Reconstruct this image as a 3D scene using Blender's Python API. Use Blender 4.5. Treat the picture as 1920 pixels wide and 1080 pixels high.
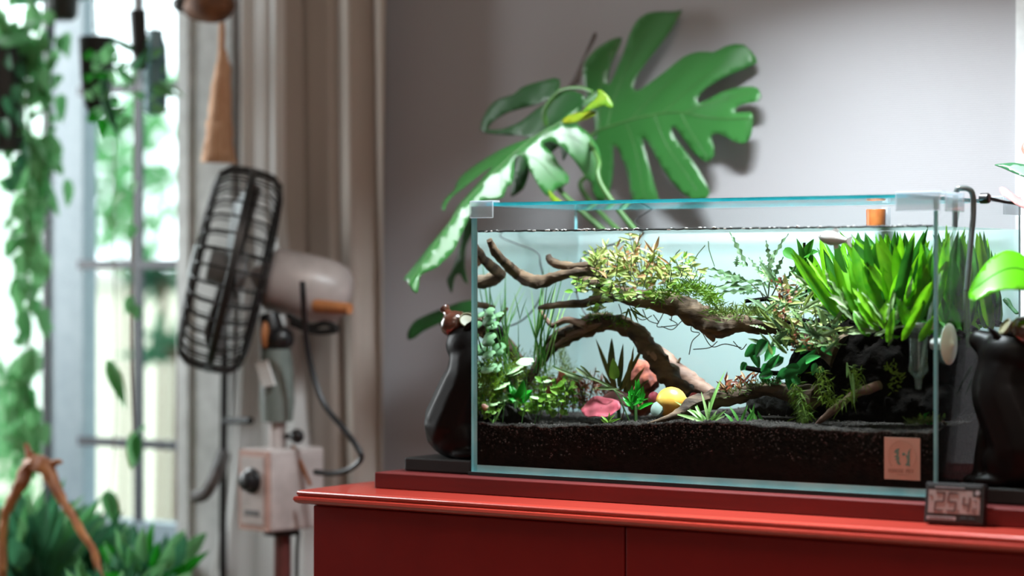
import bpy, bmesh, math, random
from mathutils import Vector, Matrix, noise
from mathutils.geometry import delaunay_2d_cdt

random.seed(7)
for o in list(bpy.data.objects):
    bpy.data.objects.remove(o)
SC = bpy.context.scene
COL = SC.collection
V = Vector

# ------------------------------------------------------------------ camera
F = 4403.0                                   # focal length in pixels of a 1920 wide frame
PHI = math.radians(33.57)
CX, HY = 960.0, 516.0                        # principal column, horizon row
TZ = 0.824                                   # underside of the aquarium
CAM = V((1.605, -2.33, TZ + 0.2365))
RGT = V((math.cos(PHI), math.sin(PHI), 0))
FWD = V((-math.sin(PHI), math.cos(PHI), 0))
UP = V((0, 0, 1))
cd = bpy.data.cameras.new('camera')
cam = bpy.data.objects.new('camera', cd)
COL.objects.link(cam)
cam.location = CAM
cam.rotation_euler = (math.pi / 2, 0, PHI)
cd.sensor_width = 36.0
cd.lens = F / 1920.0 * 36.0
cd.shift_y = -(540.0 - HY) / 1920.0
cd.dof.use_dof = True
cd.dof.focus_distance = 2.72
cd.dof.aperture_fstop = 2.3
cd.clip_start = 0.05
SC.camera = cam

# ------------------------------------------------------------------ light and exposure
SC.view_settings.view_transform = 'Standard'
SC.view_settings.look = 'None'
SC.view_settings.gamma = 1.0
SC.view_settings.use_curve_mapping = False
SC.view_settings.exposure = 0.0
SC.cycles.max_bounces = 12
SC.cycles.transparent_max_bounces = 32
SC.cycles.caustics_reflective = False
SC.cycles.caustics_refractive = False
SC.cycles.sample_clamp_indirect = 4.0

w = bpy.data.worlds.new('overcast_sky')
SC.world = w
w.use_nodes = True
wn = w.node_tree.nodes
wn['Background'].inputs[0].default_value = (0.84, 0.93, 0.97, 1)
wn['Background'].inputs[1].default_value = 3.6


def area(name, loc, aim, size, size_y, power, color, spread=180):
    l = bpy.data.lights.new(name, 'AREA')
    l.shape = 'RECTANGLE'
    l.size = size
    l.size_y = size_y
    l.energy = power
    l.color = color
    l.spread = math.radians(spread)
    o = bpy.data.objects.new(name, l)
    COL.objects.link(o)
    o.location = loc
    d = V(aim) - V(loc)
    o.rotation_euler = d.to_track_quat('-Z', 'Y').to_euler()
    return o


# assumed aquarium lamp above the tank, assumed ceiling lamp, and an unseen warm light behind the camera
area('assumed_aquarium_lamp', (0.34, 0.0, 1.70), (0.33, 0.10, 1.0), 0.24, 0.06, 16.5, (0.87, 0.955, 1.0), 114)
area('assumed_ceiling_lamp', (0.9, -0.9, 2.42), (0.9, -0.9, 0), 0.9, 0.9, 12.5, (1.0, 0.80, 0.67))
area('warm_front_light', (2.3, -2.9, 1.7), (0.0, 0.4, 1.1), 1.4, 1.2, 8.5, (1.0, 0.86, 0.78))  # unseen warm light for the fronts, no window stands there
area('assumed_left_daylight', (-2.2, 0.0, 1.30), (-.6, .35, 1.0), 0.7, 1.3, 52.0, (0.92, 0.98, 1.0))  # assumed daylight, added to brighten casing and curtain; the left wall has no window

sl = bpy.data.lights.new('added_sun', 'SUN')  # unseen sun added to brighten the garden wall outside
sl.energy = 1.6
sl.angle = math.radians(12)
sl.color = (1.0, 0.97, 0.9)
so = bpy.data.objects.new('added_sun', sl)
COL.objects.link(so)
so.rotation_euler = V((.25, .72, -.70)).to_track_quat('-Z', 'Y').to_euler()

# ------------------------------------------------------------------ pixel helpers (1920 x 1080)
def ray(px, py):
    return FWD + RGT * ((px - CX) / F) + UP * ((HY - py) / F)


def at(px, py, Y):
    d = ray(px, py)
    return CAM + d * ((Y - CAM.y) / d.y)


def atX(px, py, X):
    d = ray(px, py)
    return CAM + d * ((X - CAM.x) / d.x)


def plane_at(px, py, O, N):
    d = ray(px, py)
    return CAM + d * ((O - CAM).dot(N) / d.dot(N))


def pxm(Y, px=1300):
    """metres per pixel at plane Y"""
    d = ray(px, 516)
    return (Y - CAM.y) / d.y / F


# ------------------------------------------------------------------ materials
def new_mat(name):
    m = bpy.data.materials.new(name)
    m.use_nodes = True
    nt = m.node_tree
    for n in list(nt.nodes):
        nt.nodes.remove(n)
    out = nt.nodes.new('ShaderNodeOutputMaterial')
    return m, nt, out


def N(nt, t, **kw):
    n = nt.nodes.new(t)
    for k, v in kw.items():
        if k in n.inputs:
            n.inputs[k].default_value = v
        else:
            setattr(n, k, v)
    return n


def mat(name, col, rough=0.5, metal=0.0, col2=None, nscale=40.0, spec=0.5, bump=0.0, bscale=None, coat=0.0,
        stretch=None, rand=0.0):
    m, nt, out = new_mat(name)
    p = N(nt, 'ShaderNodeBsdfPrincipled', Roughness=rough, Metallic=metal)
    p.inputs['Specular IOR Level'].default_value = spec
    p.inputs['Coat Weight'].default_value = coat
    tc = N(nt, 'ShaderNodeTexCoord')
    mp = N(nt, 'ShaderNodeMapping')
    if stretch:
        mp.inputs['Scale'].default_value = stretch
    nt.links.new(tc.outputs['Object'], mp.inputs[0])
    nz = N(nt, 'ShaderNodeTexNoise', Scale=nscale, Detail=6.0)
    nt.links.new(mp.outputs[0], nz.inputs['Vector'])
    c2 = col2 if col2 else tuple(c * 0.82 for c in col)
    rp = N(nt, 'ShaderNodeValToRGB')
    rp.color_ramp.elements[0].position = 0.35
    rp.color_ramp.elements[1].position = 0.65
    rp.color_ramp.elements[0].color = (*c2, 1)
    rp.color_ramp.elements[1].color = (*col, 1)
    nt.links.new(nz.outputs[0], rp.inputs[0])
    src = rp.outputs[0]
    if rand:
        oi = N(nt, 'ShaderNodeObjectInfo')
        hs = N(nt, 'ShaderNodeHueSaturation')
        mr = N(nt, 'ShaderNodeMapRange')
        mr.inputs['To Min'].default_value = 1 - rand
        mr.inputs['To Max'].default_value = 1 + rand
        nt.links.new(oi.outputs['Random'], mr.inputs[0])
        nt.links.new(mr.outputs[0], hs.inputs['Value'])
        nt.links.new(src, hs.inputs['Color'])
        src = hs.outputs[0]
    nt.links.new(src, p.inputs['Base Color'])
    if bump:
        b = N(nt, 'ShaderNodeBump', Strength=bump, Distance=0.002)
        if bscale:
            n2 = N(nt, 'ShaderNodeTexNoise', Scale=bscale, Detail=4.0)
            nt.links.new(mp.outputs[0], n2.inputs['Vector'])
            nt.links.new(n2.outputs[0], b.inputs['Height'])
        else:
            nt.links.new(nz.outputs[0], b.inputs['Height'])
        nt.links.new(b.outputs[0], p.inputs['Normal'])
    nt.links.new(p.outputs[0], out.inputs[0])
    return m


def leafmat(name, a, b, transl=0.4, rough=0.4, nscale=60.0, tcol=None, spec=0.4):
    """leaf whose colour runs between a and b from leaf to leaf, letting light through"""
    m, nt, out = new_mat(name)
    oi = N(nt, 'ShaderNodeObjectInfo')
    tc = N(nt, 'ShaderNodeTexCoord')
    nz = N(nt, 'ShaderNodeTexNoise', Scale=nscale, Detail=3.0)
    geo = N(nt, 'ShaderNodeNewGeometry')
    nt.links.new(geo.outputs['Position'], nz.inputs['Vector'])
    ad = N(nt, 'ShaderNodeMath', operation='MULTIPLY_ADD')
    ad.inputs[1].default_value = 0.75
    nt.links.new(oi.outputs['Random'], ad.inputs[0])
    mm = N(nt, 'ShaderNodeMapRange')
    mm.inputs['From Min'].default_value = 0.3
    mm.inputs['From Max'].default_value = 0.7
    mm.inputs['To Min'].default_value = -0.15
    mm.inputs['To Max'].default_value = 0.4
    nt.links.new(nz.outputs[0], mm.inputs[0])
    nt.links.new(mm.outputs[0], ad.inputs[2])
    rp = N(nt, 'ShaderNodeValToRGB')
    rp.color_ramp.elements[0].color = (*a, 1)
    rp.color_ramp.elements[1].color = (*b, 1)
    nt.links.new(ad.outputs[0], rp.inputs[0])
    p = N(nt, 'ShaderNodeBsdfPrincipled', Roughness=rough)
    p.inputs['Specular IOR Level'].default_value = spec
    nt.links.new(rp.outputs[0], p.inputs['Base Color'])
    t = N(nt, 'ShaderNodeBsdfTranslucent')
    if tcol:
        t.inputs[0].default_value = (*tcol, 1)
    else:
        nt.links.new(rp.outputs[0], t.inputs[0])
    mx = N(nt, 'ShaderNodeMixShader')
    mx.inputs[0].default_value = transl
    nt.links.new(p.outputs[0], mx.inputs[1])
    nt.links.new(t.outputs[0], mx.inputs[2])
    nt.links.new(mx.outputs[0], out.inputs[0])
    return m


def glassmat(name, tint, ior=1.45, rough=0.0, haze=0.0, hazecol=(0.8, 0.9, 0.9), thin=True):
    """clear sheet: what lies behind shows through, reflection by Fresnel; haze adds a milky film"""
    m, nt, out = new_mat(name)
    t = N(nt, 'ShaderNodeBsdfTransparent')
    t.inputs[0].default_value = (*tint, 1)
    g = N(nt, 'ShaderNodeBsdfGlossy', Roughness=rough)
    g.inputs[0].default_value = (0.95, 0.98, 0.98, 1)
    f = N(nt, 'ShaderNodeFresnel', IOR=ior)
    if thin:                                  # both faces of a thin sheet meet air
        gm = N(nt, 'ShaderNodeNewGeometry')
        mr = N(nt, 'ShaderNodeMapRange')
        mr.inputs['To Min'].default_value = ior
        mr.inputs['To Max'].default_value = 1.0 / ior
        nt.links.new(gm.outputs['Backfacing'], mr.inputs[0])
        nt.links.new(mr.outputs[0], f.inputs['IOR'])
    fac = f.outputs[0]
    if not thin:                              # water touches the panes: it only mirrors from within
        gm = N(nt, 'ShaderNodeNewGeometry')
        ml = N(nt, 'ShaderNodeMath', operation='MULTIPLY')
        nt.links.new(f.outputs[0], ml.inputs[0])
        nt.links.new(gm.outputs['Backfacing'], ml.inputs[1])
        fac = ml.outputs[0]
    mx = N(nt, 'ShaderNodeMixShader')
    base = t
    if haze:
        d = N(nt, 'ShaderNodeBsdfDiffuse')
        d.inputs[0].default_value = (*hazecol, 1)
        tl = N(nt, 'ShaderNodeBsdfTranslucent')
        tl.inputs[0].default_value = (*hazecol, 1)
        m1 = N(nt, 'ShaderNodeMixShader')
        nt.links.new(d.outputs[0], m1.inputs[1])
        nt.links.new(tl.outputs[0], m1.inputs[2])
        m2 = N(nt, 'ShaderNodeMixShader')
        m2.inputs[0].default_value = haze
        nt.links.new(t.outputs[0], m2.inputs[1])
        nt.links.new(m1.outputs[0], m2.inputs[2])
        base = m2
    nt.links.new(fac, mx.inputs[0])
    nt.links.new(base.outputs[0], mx.inputs[1])
    nt.links.new(g.outputs[0], mx.inputs[2])
    nt.links.new(mx.outputs[0], out.inputs[0])
    return m


def filmmat(name, col, transl=0.5):
    m, nt, out = new_mat(name)
    d = N(nt, 'ShaderNodeBsdfDiffuse')
    d.inputs[0].default_value = (*col, 1)
    t = N(nt, 'ShaderNodeBsdfTranslucent')
    t.inputs[0].default_value = (*col, 1)
    mx = N(nt, 'ShaderNodeMixShader')
    mx.inputs[0].default_value = transl
    nt.links.new(d.outputs[0], mx.inputs[1])
    nt.links.new(t.outputs[0], mx.inputs[2])
    nt.links.new(mx.outputs[0], out.inputs[0])
    return m


def wallpaper(name, col):
    m, nt, out = new_mat(name)
    p = N(nt, 'ShaderNodeBsdfPrincipled', Roughness=0.85)
    p.inputs['Specular IOR Level'].default_value = 0.2
    tc = N(nt, 'ShaderNodeTexCoord')
    wv = N(nt, 'ShaderNodeTexWave', Scale=110.0, Distortion=1.0, Detail=2.0)
    wv.bands_direction = 'Z'
    wv.inputs['Detail Scale'].default_value = 6.0
    nt.links.new(tc.outputs['Object'], wv.inputs[0])
    nz = N(nt, 'ShaderNodeTexNoise', Scale=420.0, Detail=3.0)
    nt.links.new(tc.outputs['Object'], nz.inputs[0])
    ad = N(nt, 'ShaderNodeMath', operation='ADD')
    nt.links.new(wv.outputs['Fac'], ad.inputs[0])
    nt.links.new(nz.outputs[0], ad.inputs[1])
    b = N(nt, 'ShaderNodeBump', Strength=0.22, Distance=0.001)
    nt.links.new(ad.outputs[0], b.inputs['Height'])
    nt.links.new(b.outputs[0], p.inputs['Normal'])
    n2 = N(nt, 'ShaderNodeTexNoise', Scale=5.0, Detail=3.0)
    nt.links.new(tc.outputs['Object'], n2.inputs[0])
    rp = N(nt, 'ShaderNodeValToRGB')
    rp.color_ramp.elements[0].color = (*[c * .95 for c in col], 1)
    rp.color_ramp.elements[1].color = (*col, 1)
    nt.links.new(n2.outputs[0], rp.inputs[0])
    nt.links.new(rp.outputs[0], p.inputs['Base Color'])
    nt.links.new(p.outputs[0], out.inputs[0])
    return m


M = dict(
    wall=wallpaper('wallpaper', (0.385, 0.377, 0.392)),
    plaster=mat('plaster', (0.62, 0.58, 0.54), 0.9),
    floor=mat('floor_boards', (0.23, 0.13, 0.08), 0.45, stretch=(1, 8, 1), nscale=6),
    trim=mat('white_trim', (0.72, 0.74, 0.74), 0.5),
    sash=mat('blue_grey_sash', (0.30, 0.38, 0.43), 0.4, col2=(0.25, 0.33, 0.38)),
    bar=mat('dark_window_bar', (0.06, 0.065, 0.08), 0.45),
    pane=glassmat('window_glass', (0.95, 0.98, 0.98)),
    glass=glassmat('tank_glass', (0.978, 0.992, 0.992), 1.14),
    water=glassmat('clear_water', (0.975, 0.992, 0.99), 1.333, thin=False),
    edge=mat('teal_glass_edge', (0.30, 0.66, 0.70), 0.25, col2=(0.22, 0.58, 0.64), nscale=30, spec=0.8),
    lidedge=mat('bright_teal_glass_edge', (0.01, 0.34, 0.40), 0.2, col2=(0.05, 0.45, 0.50), nscale=24, spec=0.8),
    paleedge=mat('pale_glass_edge', (0.55, 0.82, 0.86), 0.25, col2=(0.32, 0.68, 0.75), nscale=18, spec=0.8),
    film=filmmat('frosted_back_film', (0.68, 0.775, 0.77), 0.35),
    clip=glassmat('clear_plastic', (0.9, 0.93, 0.95), 1.5, 0.08, 0.30, (0.85, 0.88, 0.93)),
    soil=mat('black_soil', (0.020, 0.015, 0.012), 0.9, col2=(0.008, 0.006, 0.005), nscale=240, bump=1.0, spec=0.2),
    grain=mat('soil_grain', (0.075, 0.062, 0.055), 0.9, col2=(0.015, 0.012, 0.011), nscale=130, spec=0.2),
    wood=mat('driftwood_bark', (0.16, 0.10, 0.062), 0.75, col2=(0.028, 0.016, 0.010), nscale=70, bump=1.0, bscale=110,
             stretch=(0.35, 1, 1.2), spec=0.25),
    paewood=mat('pale_driftwood', (0.30, 0.17, 0.12), 0.7, col2=(0.10, 0.045, 0.03), nscale=50, bump=0.8, bscale=120, stretch=(0.4, 1, 1.2)),
    stump=mat('black_root_mass', (0.004, 0.003, 0.0025), 0.95, col2=(0.0015, 0.0012, 0.001), nscale=60, bump=1.0, bscale=160, spec=0.03),
    redstone=mat('red_stone', (0.5, 0.13, 0.075), 0.8, col2=(0.2, 0.06, 0.05), nscale=80, bump=0.8),
    rock=mat('black_rock', (0.02, 0.018, 0.016), 0.9, bump=1.0, nscale=120, spec=0.2),
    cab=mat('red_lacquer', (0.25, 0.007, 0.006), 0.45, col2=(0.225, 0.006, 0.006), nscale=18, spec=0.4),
    mould=mat('highlit_lacquer_moulding', (0.46, 0.045, 0.028), 0.3, col2=(0.40, 0.035, 0.022), nscale=10, stretch=(0.2, 1, 1), spec=0.8, coat=0.6),  # lacquer red brightened, lamp highlights put into the colour
    board=mat('dark_red_board', (0.115, 0.009, 0.008), 0.5, col2=(0.075, 0.006, 0.006), nscale=30, stretch=(0.15, 1, 2), spec=0.4),
    black=mat('black_plastic', (0.012, 0.012, 0.013), 0.35),
    blackm=mat('black_matte', (0.010, 0.0095, 0.009), 0.6),
    statue=mat('black_stone_polish', (0.0035, 0.003, 0.003), 0.42, col2=(0.006, 0.004, 0.0035), nscale=14, spec=0.13),
    jar=mat('brown_glaze', (0.085, 0.02, 0.009), 0.2, col2=(0.025, 0.011, 0.006), nscale=60, spec=0.8, coat=0.6),
    jarin=mat('olive_jar_mouth', (0.30, 0.27, 0.17), 0.4),
    white=mat('white_plastic', (0.72, 0.72, 0.70), 0.4),
    cup=mat('milky_silicone', (0.74, 0.90, 0.78), 0.35, col2=(0.66, 0.82, 0.70)),
    hose=mat('smoky_tube', (0.10, 0.12, 0.12), 0.15, spec=0.8),
    hosec=glassmat('clear_tube', (0.72, 0.8, 0.76), 1.5, 0.1, 0.22, (0.5, 0.58, 0.52)),
    diff=glassmat('diffuser_glass', (0.88, 0.93, 0.91), 1.5, 0.04, 0.10, (0.75, 0.85, 0.80)),
    ceramic=mat('white_ceramic', (0.62, 0.60, 0.54), 0.6),
    copper=mat('tan_fitting', (0.45, 0.26, 0.15), 0.4),
    amber=mat('amber_plastic', (0.42, 0.13, 0.03), 0.35, col2=(0.25, 0.06, 0.015), nscale=60),
    card=mat('beige_card', (0.42, 0.29, 0.23), 0.7, col2=(0.40, 0.275, 0.215)),
    inkg=mat('green_ink', (0.10, 0.20, 0.16), 0.8),
    inkl=mat('faint_ink', (0.36, 0.235, 0.18), 0.8),
    inkb=mat('brown_ink', (0.22, 0.13, 0.10), 0.8),
    lcd=mat('liquid_crystal_screen', (0.30, 0.265, 0.255), 0.35, col2=(0.28, 0.24, 0.235)),
    seg=mat('dark_segments', (0.10, 0.055, 0.05), 0.5),
    silver=mat('silver_print', (0.35, 0.35, 0.37), 0.4),
    greyp=mat('grey_print', (0.12, 0.11, 0.11), 0.5),
    curtain=filmmat('cream_curtain', (0.56, 0.50, 0.45), 0.25),
    sheer=filmmat('white_sheer', (0.84, 0.84, 0.83), 0.35),
    fanw=mat('ivory_paint', (0.50, 0.44, 0.42), 0.35),
    fanwire=mat('black_wire', (0.012, 0.012, 0.012), 0.4),
    blade=mat('grey_blade', (0.30, 0.32, 0.33), 0.35),
    fangrey=mat('grey_green_paint', (0.16, 0.19, 0.17), 0.35),
    fanpink=mat('pinkish_frame', (0.46, 0.28, 0.23), 0.5),
    fanbrown=mat('red_brown_paint', (0.14, 0.04, 0.035), 0.4),
    orange=mat('orange_brown', (0.45, 0.17, 0.06), 0.5),
    cream=mat('cream_render', (0.88, 0.83, 0.70), 0.9),
    teal=mat('teal_glaze', (0.10, 0.24, 0.30), 0.3, col2=(0.2, 0.36, 0.42), nscale=12),
    purple=mat('purple_strap', (0.16, 0.10, 0.28), 0.7),
    tassel=mat('tan_fibre', (0.72, 0.46, 0.29), 0.8, col2=(0.56, 0.30, 0.17), stretch=(6, 6, 0.3), nscale=40, bump=0.8),
    coco=mat('coconut_shell', (0.22, 0.09, 0.035), 0.7, col2=(0.08, 0.035, 0.02), nscale=30, bump=0.8),
    cord=mat('tan_cord', (0.30, 0.22, 0.15), 0.8),
    bark=mat('amber_branch', (0.55, 0.24, 0.09), 0.5, col2=(0.30, 0.10, 0.05), nscale=25, bump=0.5),
    pot=mat('dark_pot', (0.03, 0.032, 0.03), 0.5),
    potg=mat('grey_pot', (0.25, 0.25, 0.24), 0.6),
    bench=mat('bench_wood', (0.16, 0.09, 0.05), 0.6, stretch=(1, 8, 8), nscale=8),
    shell=mat('yellow_shell', (0.80, 0.30, 0.02), 0.3, col2=(0.85, 0.52, 0.10), nscale=55, spec=0.7),
    shellg=mat('grey_green_shell_mouth', (0.32, 0.42, 0.37), 0.35, nscale=40),
    fishw=mat('pale_fish_skin', (0.80, 0.66, 0.62), 0.35, col2=(0.82, 0.80, 0.78), nscale=40),
    fishr=mat('red_fish_skin', (0.72, 0.20, 0.12), 0.35, col2=(0.80, 0.52, 0.44), nscale=60),
    spathe=leafmat('coral_spathe', (0.62, 0.10, 0.07), (0.75, 0.20, 0.16), 0.25, 0.3),
    spathep=leafmat('pink_spathe', (0.70, 0.20, 0.22), (0.80, 0.34, 0.33), 0.25, 0.3),
    # leaves
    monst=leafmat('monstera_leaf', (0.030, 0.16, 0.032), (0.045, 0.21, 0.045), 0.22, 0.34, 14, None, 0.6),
    monsty=leafmat('yellowed_backlit_leaf', (0.10, 0.30, 0.02), (0.45, 0.42, 0.02), 0.4, 0.4, 30),
    monstd=leafmat('shaded_monstera_leaf', (0.014, 0.07, 0.016), (0.02, 0.10, 0.022), 0.15, 0.4, 14),  # darker copy of the leaf green, shade painted in
    vein=mat('pale_vein', (0.10, 0.24, 0.07), 0.5),
    stalk=mat('green_stalk', (0.06, 0.16, 0.035), 0.5),
    sheath=mat('brown_sheath', (0.07, 0.05, 0.04), 0.7),
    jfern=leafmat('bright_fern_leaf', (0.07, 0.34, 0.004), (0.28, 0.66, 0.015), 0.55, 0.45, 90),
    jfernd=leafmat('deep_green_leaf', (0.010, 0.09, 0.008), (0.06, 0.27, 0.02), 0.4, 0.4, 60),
    anub=leafmat('dark_round_leaf', (0.012, 0.11, 0.022), (0.05, 0.32, 0.07), 0.25, 0.3, 60),
    trid=leafmat('olive_lobed_leaf', (0.06, 0.13, 0.045), (0.12, 0.20, 0.09), 0.4, 0.5, 80),
    mixed=leafmat('yellow_green_leaf', (0.10, 0.20, 0.015), (0.54, 0.54, 0.20), 0.45, 0.45, 80),
    rosy=leafmat('rosy_leaf', (0.22, 0.10, 0.03), (0.52, 0.30, 0.15), 0.4, 0.45, 80),
    pale=leafmat('pale_green_leaf', (0.12, 0.24, 0.05), (0.42, 0.52, 0.28), 0.35, 0.45, 70),
    moss=leafmat('moss', (0.06, 0.15, 0.005), (0.22, 0.33, 0.02), 0.35, 0.6, 160),
    mossd=leafmat('brown_green_moss', (0.04, 0.07, 0.01), (0.12, 0.17, 0.03), 0.35, 0.6, 160),
    redl=leafmat('brown_red_leaf', (0.12, 0.02, 0.012), (0.32, 0.08, 0.03), 0.35, 0.45, 80),
    grassl=leafmat('light_grass_blade', (0.10, 0.34, 0.03), (0.42, 0.62, 0.24), 0.4, 0.45, 60),
    grassd=leafmat('mid_grass_blade', (0.04, 0.20, 0.03), (0.12, 0.36, 0.06), 0.4, 0.45, 60),
    disc=leafmat('pennywort_leaf', (0.34, 0.58, 0.20), (0.68, 0.84, 0.55), 0.35, 0.4, 60),
    hazy=leafmat('painted_haze_leaf', (0.16, 0.34, 0.15), (0.28, 0.48, 0.25), 0.4, 0.5, 60),  # milky haze of mirrored leaves put into the colour
    lime=leafmat('lime_leaf', (0.10, 0.28, 0.02), (0.32, 0.54, 0.08), 0.4, 0.45, 80),
    emer=leafmat('emerald_leaf', (0.01, 0.20, 0.01), (0.03, 0.42, 0.03), 0.35, 0.35, 60),
    crypt=leafmat('bronze_leaf', (0.035, 0.09, 0.03), (0.22, 0.15, 0.03), 0.35, 0.45, 40),
    lotus=leafmat('pink_lotus_leaf', (0.60, 0.07, 0.12), (0.74, 0.22, 0.25), 0.25, 0.45, 70),
    lotuso=leafmat('orange_lotus_leaf', (0.45, 0.08, 0.03), (0.62, 0.20, 0.10), 0.3, 0.45, 70),
    lotusb=leafmat('brown_lotus_leaf', (0.10, 0.035, 0.03), (0.22, 0.07, 0.06), 0.25, 0.5, 70),
    outleaf=leafmat('garden_leaf', (0.08, 0.32, 0.10), (0.26, 0.56, 0.26), 0.5, 0.5, 10),
    outdark=leafmat('dark_garden_leaf', (0.02, 0.12, 0.06), (0.08, 0.30, 0.14), 0.35, 0.5, 10),
    anth=leafmat('anthurium_leaf', (0.08, 0.45, 0.003), (0.16, 0.60, 0.006), 0.45, 0.3, 20),
    anthd=leafmat('dark_anthurium_leaf', (0.03, 0.12, 0.05), (0.06, 0.18, 0.08), 0.2, 0.3, 20),
    rootm=mat('fine_roots', (0.05, 0.065, 0.035), 0.8),
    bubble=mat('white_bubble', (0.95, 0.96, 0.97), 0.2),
)


# ------------------------------------------------------------------ mesh builder
class MB:
    def __init__(self):
        self.v, self.f, self.s = [], [], []

    def box(self, lo, hi, slot=0, rot=None):
        x0, y0, z0 = lo
        x1, y1, z1 = hi
        b = len(self.v)
        self.v += [V(p) for p in ((x0, y0, z0), (x1, y0, z0), (x1, y1, z0), (x0, y1, z0),
                                  (x0, y0, z1), (x1, y0, z1), (x1, y1, z1), (x0, y1, z1))]
        for q in ((0, 3, 2, 1), (4, 5, 6, 7), (0, 1, 5, 4), (1, 2, 6, 5), (2, 3, 7, 6), (3, 0, 4, 7)):
            self.f.append(tuple(b + i for i in q))
            self.s.append(slot)
        return self

    def tube(self, pts, rad, n=8, caps=True, rough=0.0, flat=1.0, slot=0):
        pts = [V(p) for p in pts]
        if not hasattr(rad, '__len__'):
            rad = [rad] * len(pts)
        b = len(self.v)
        nrm = None
        for i, p in enumerate(pts):
            t = (pts[min(i + 1, len(pts) - 1)] - pts[max(i - 1, 0)])
            if t.length < 1e-9:
                t = V((0, 0, 1))
            t.normalize()
            if nrm is None:
                a = V((0, 0, 1)) if abs(t.z) < 0.8 else V((1, 0, 0))
                nrm = t.cross(a).normalized()
            else:
                nrm = (nrm - t * nrm.dot(t))
                if nrm.length < 1e-6:
                    nrm = t.orthogonal()
                nrm.normalize()
            bn = t.cross(nrm)
            for k in range(n):
                a = 2 * math.pi * k / n
                r = rad[i]
                q = p + nrm * math.cos(a) * r + bn * math.sin(a) * r * flat
                if rough:
                    q += (q - p) * (noise.noise(q * 90) * rough + noise.noise(q * 240) * rough * 0.5)
                self.v.append(q)
        for i in range(len(pts) - 1):
            for k in range(n):
                k2 = (k + 1) % n
                self.f.append((b + i * n + k, b + i * n + k2, b + (i + 1) * n + k2, b + (i + 1) * n + k))
                self.s.append(slot)
        if caps:
            self.f.append(tuple(b + k for k in reversed(range(n))))
            self.f.append(tuple(b + (len(pts) - 1) * n + k for k in range(n)))
            self.s += [slot, slot]
        return self

    def lathe(self, prof, c=(0, 0, 0), n=24, axis='Z', slot=0):
        """prof: (radius, height) pairs"""
        c = V(c)
        b = len(self.v)
        for r, h in prof:
            for k in range(n):
                a = 2 * math.pi * k / n
                x, y = r * math.cos(a), r * math.sin(a)
                q = {'Z': V((x, y, h)), 'X': V((h, x, y)), 'Y': V((x, h, -y))}[axis]
                self.v.append(c + q)
        for i in range(len(prof) - 1):
            for k in range(n):
                k2 = (k + 1) % n
                self.f.append((b + i * n + k, b + i * n + k2, b + (i + 1) * n + k2, b + (i + 1) * n + k))
                self.s.append(slot)
        self.f.append(tuple(b + k for k in reversed(range(n))))
        self.f.append(tuple(b + (len(prof) - 1) * n + k for k in range(n)))
        self.s += [slot, slot]
        return self

    def ball(self, c, r, sub=2, sc=(1, 1, 1), rough=0.0, freq=30.0, slot=0):
        bm = bmesh.new()
        bmesh.ops.create_icosphere(bm, subdivisions=sub, radius=1.0)
        b = len(self.v)
        for v in bm.verts:
            q = V((v.co.x * sc[0], v.co.y * sc[1], v.co.z * sc[2])) * r
            if rough:
                q *= 1 + rough * noise.noise((q + V(c)) * freq)
            self.v.append(V(c) + q)
        for f in bm.faces:
            self.f.append(tuple(b + v.index for v in f.verts))
            self.s.append(slot)
        bm.free()
        return self

    def poly(self, pts, slot=0):
        b = len(self.v)
        self.v += [V(p) for p in pts]
        self.f.append(tuple(range(b, b + len(pts))))
        self.s.append(slot)
        return self

    def prism(self, pts, off, slot=0):
        """closed outline swept by the vector off"""
        pts = [V(p) for p in pts]
        n = len(pts)
        b = len(self.v)
        self.v += pts + [p + V(off) for p in pts]
        self.f.append(tuple(b + i for i in reversed(range(n))))
        self.f.append(tuple(b + n + i for i in range(n)))
        self.s += [slot, slot]
        for i in range(n):
            j = (i + 1) % n
            self.f.append((b + i, b + j, b + n + j, b + n + i))
            self.s.append(slot)
        return self

    def blade(self, base, tip, wid, sag=0.0, seg=3, side=None):
        """a thin flat pointed blade"""
        base, tip = V(base), V(tip)
        d = tip - base
        s = side if side is not None else d.cross(V((random.uniform(-1, 1), -1, random.uniform(-1, 1))))
        if s.length < 1e-9:
            s = V((1, 0, 0))
        s = s.normalized()
        b = len(self.v)
        for i in range(seg + 1):
            t = i / seg
            p = base + d * t - V((0, 0, sag * t * t))
            ww = wid * 0.5 * (math.sin(math.pi * (0.12 + 0.88 * t) ** 0.8) + 0.08)
            self.v += [p - s * ww, p + s * ww]
        for i in range(seg):
            q = b + 2 * i
            self.f.append((q, q + 1, q + 3, q + 2))
            self.s.append(0)
        return self

    def mesh(self, name, mats, off=None, smooth=True):
        me = bpy.data.meshes.new(name)
        off = V(off) if off is not None else V((0, 0, 0))
        me.from_pydata([tuple(v - off) for v in self.v], [], self.f)
        for m in (mats if isinstance(mats, (list, tuple)) else [mats]):
            me.materials.append(m)
        me.polygons.foreach_set('material_index', self.s)
        if smooth:
            me.polygons.foreach_set('use_smooth', [True] * len(me.polygons))
        me.update()
        return me

    def build(self, name, mats, parent=None, smooth=True, local=False, bevel=0.0, org=None):
        """parts are given in world coordinates unless local"""
        if parent is not None:
            off = V((0, 0, 0)) if local else wloc(parent)
            o = bpy.data.objects.new(name, self.mesh(name, mats, off, smooth))
            COL.objects.link(o)
            o.parent = parent
        else:
            if org is None:
                org = self.v[0]
                xs = [v.x for v in self.v]
                ys = [v.y for v in self.v]
                org = V(((min(xs) + max(xs)) / 2, (min(ys) + max(ys)) / 2, min(v.z for v in self.v)))
            o = bpy.data.objects.new(name, self.mesh(name, mats, org, smooth))
            COL.objects.link(o)
            o.location = org
        if smooth:
            sharp(o)
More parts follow.
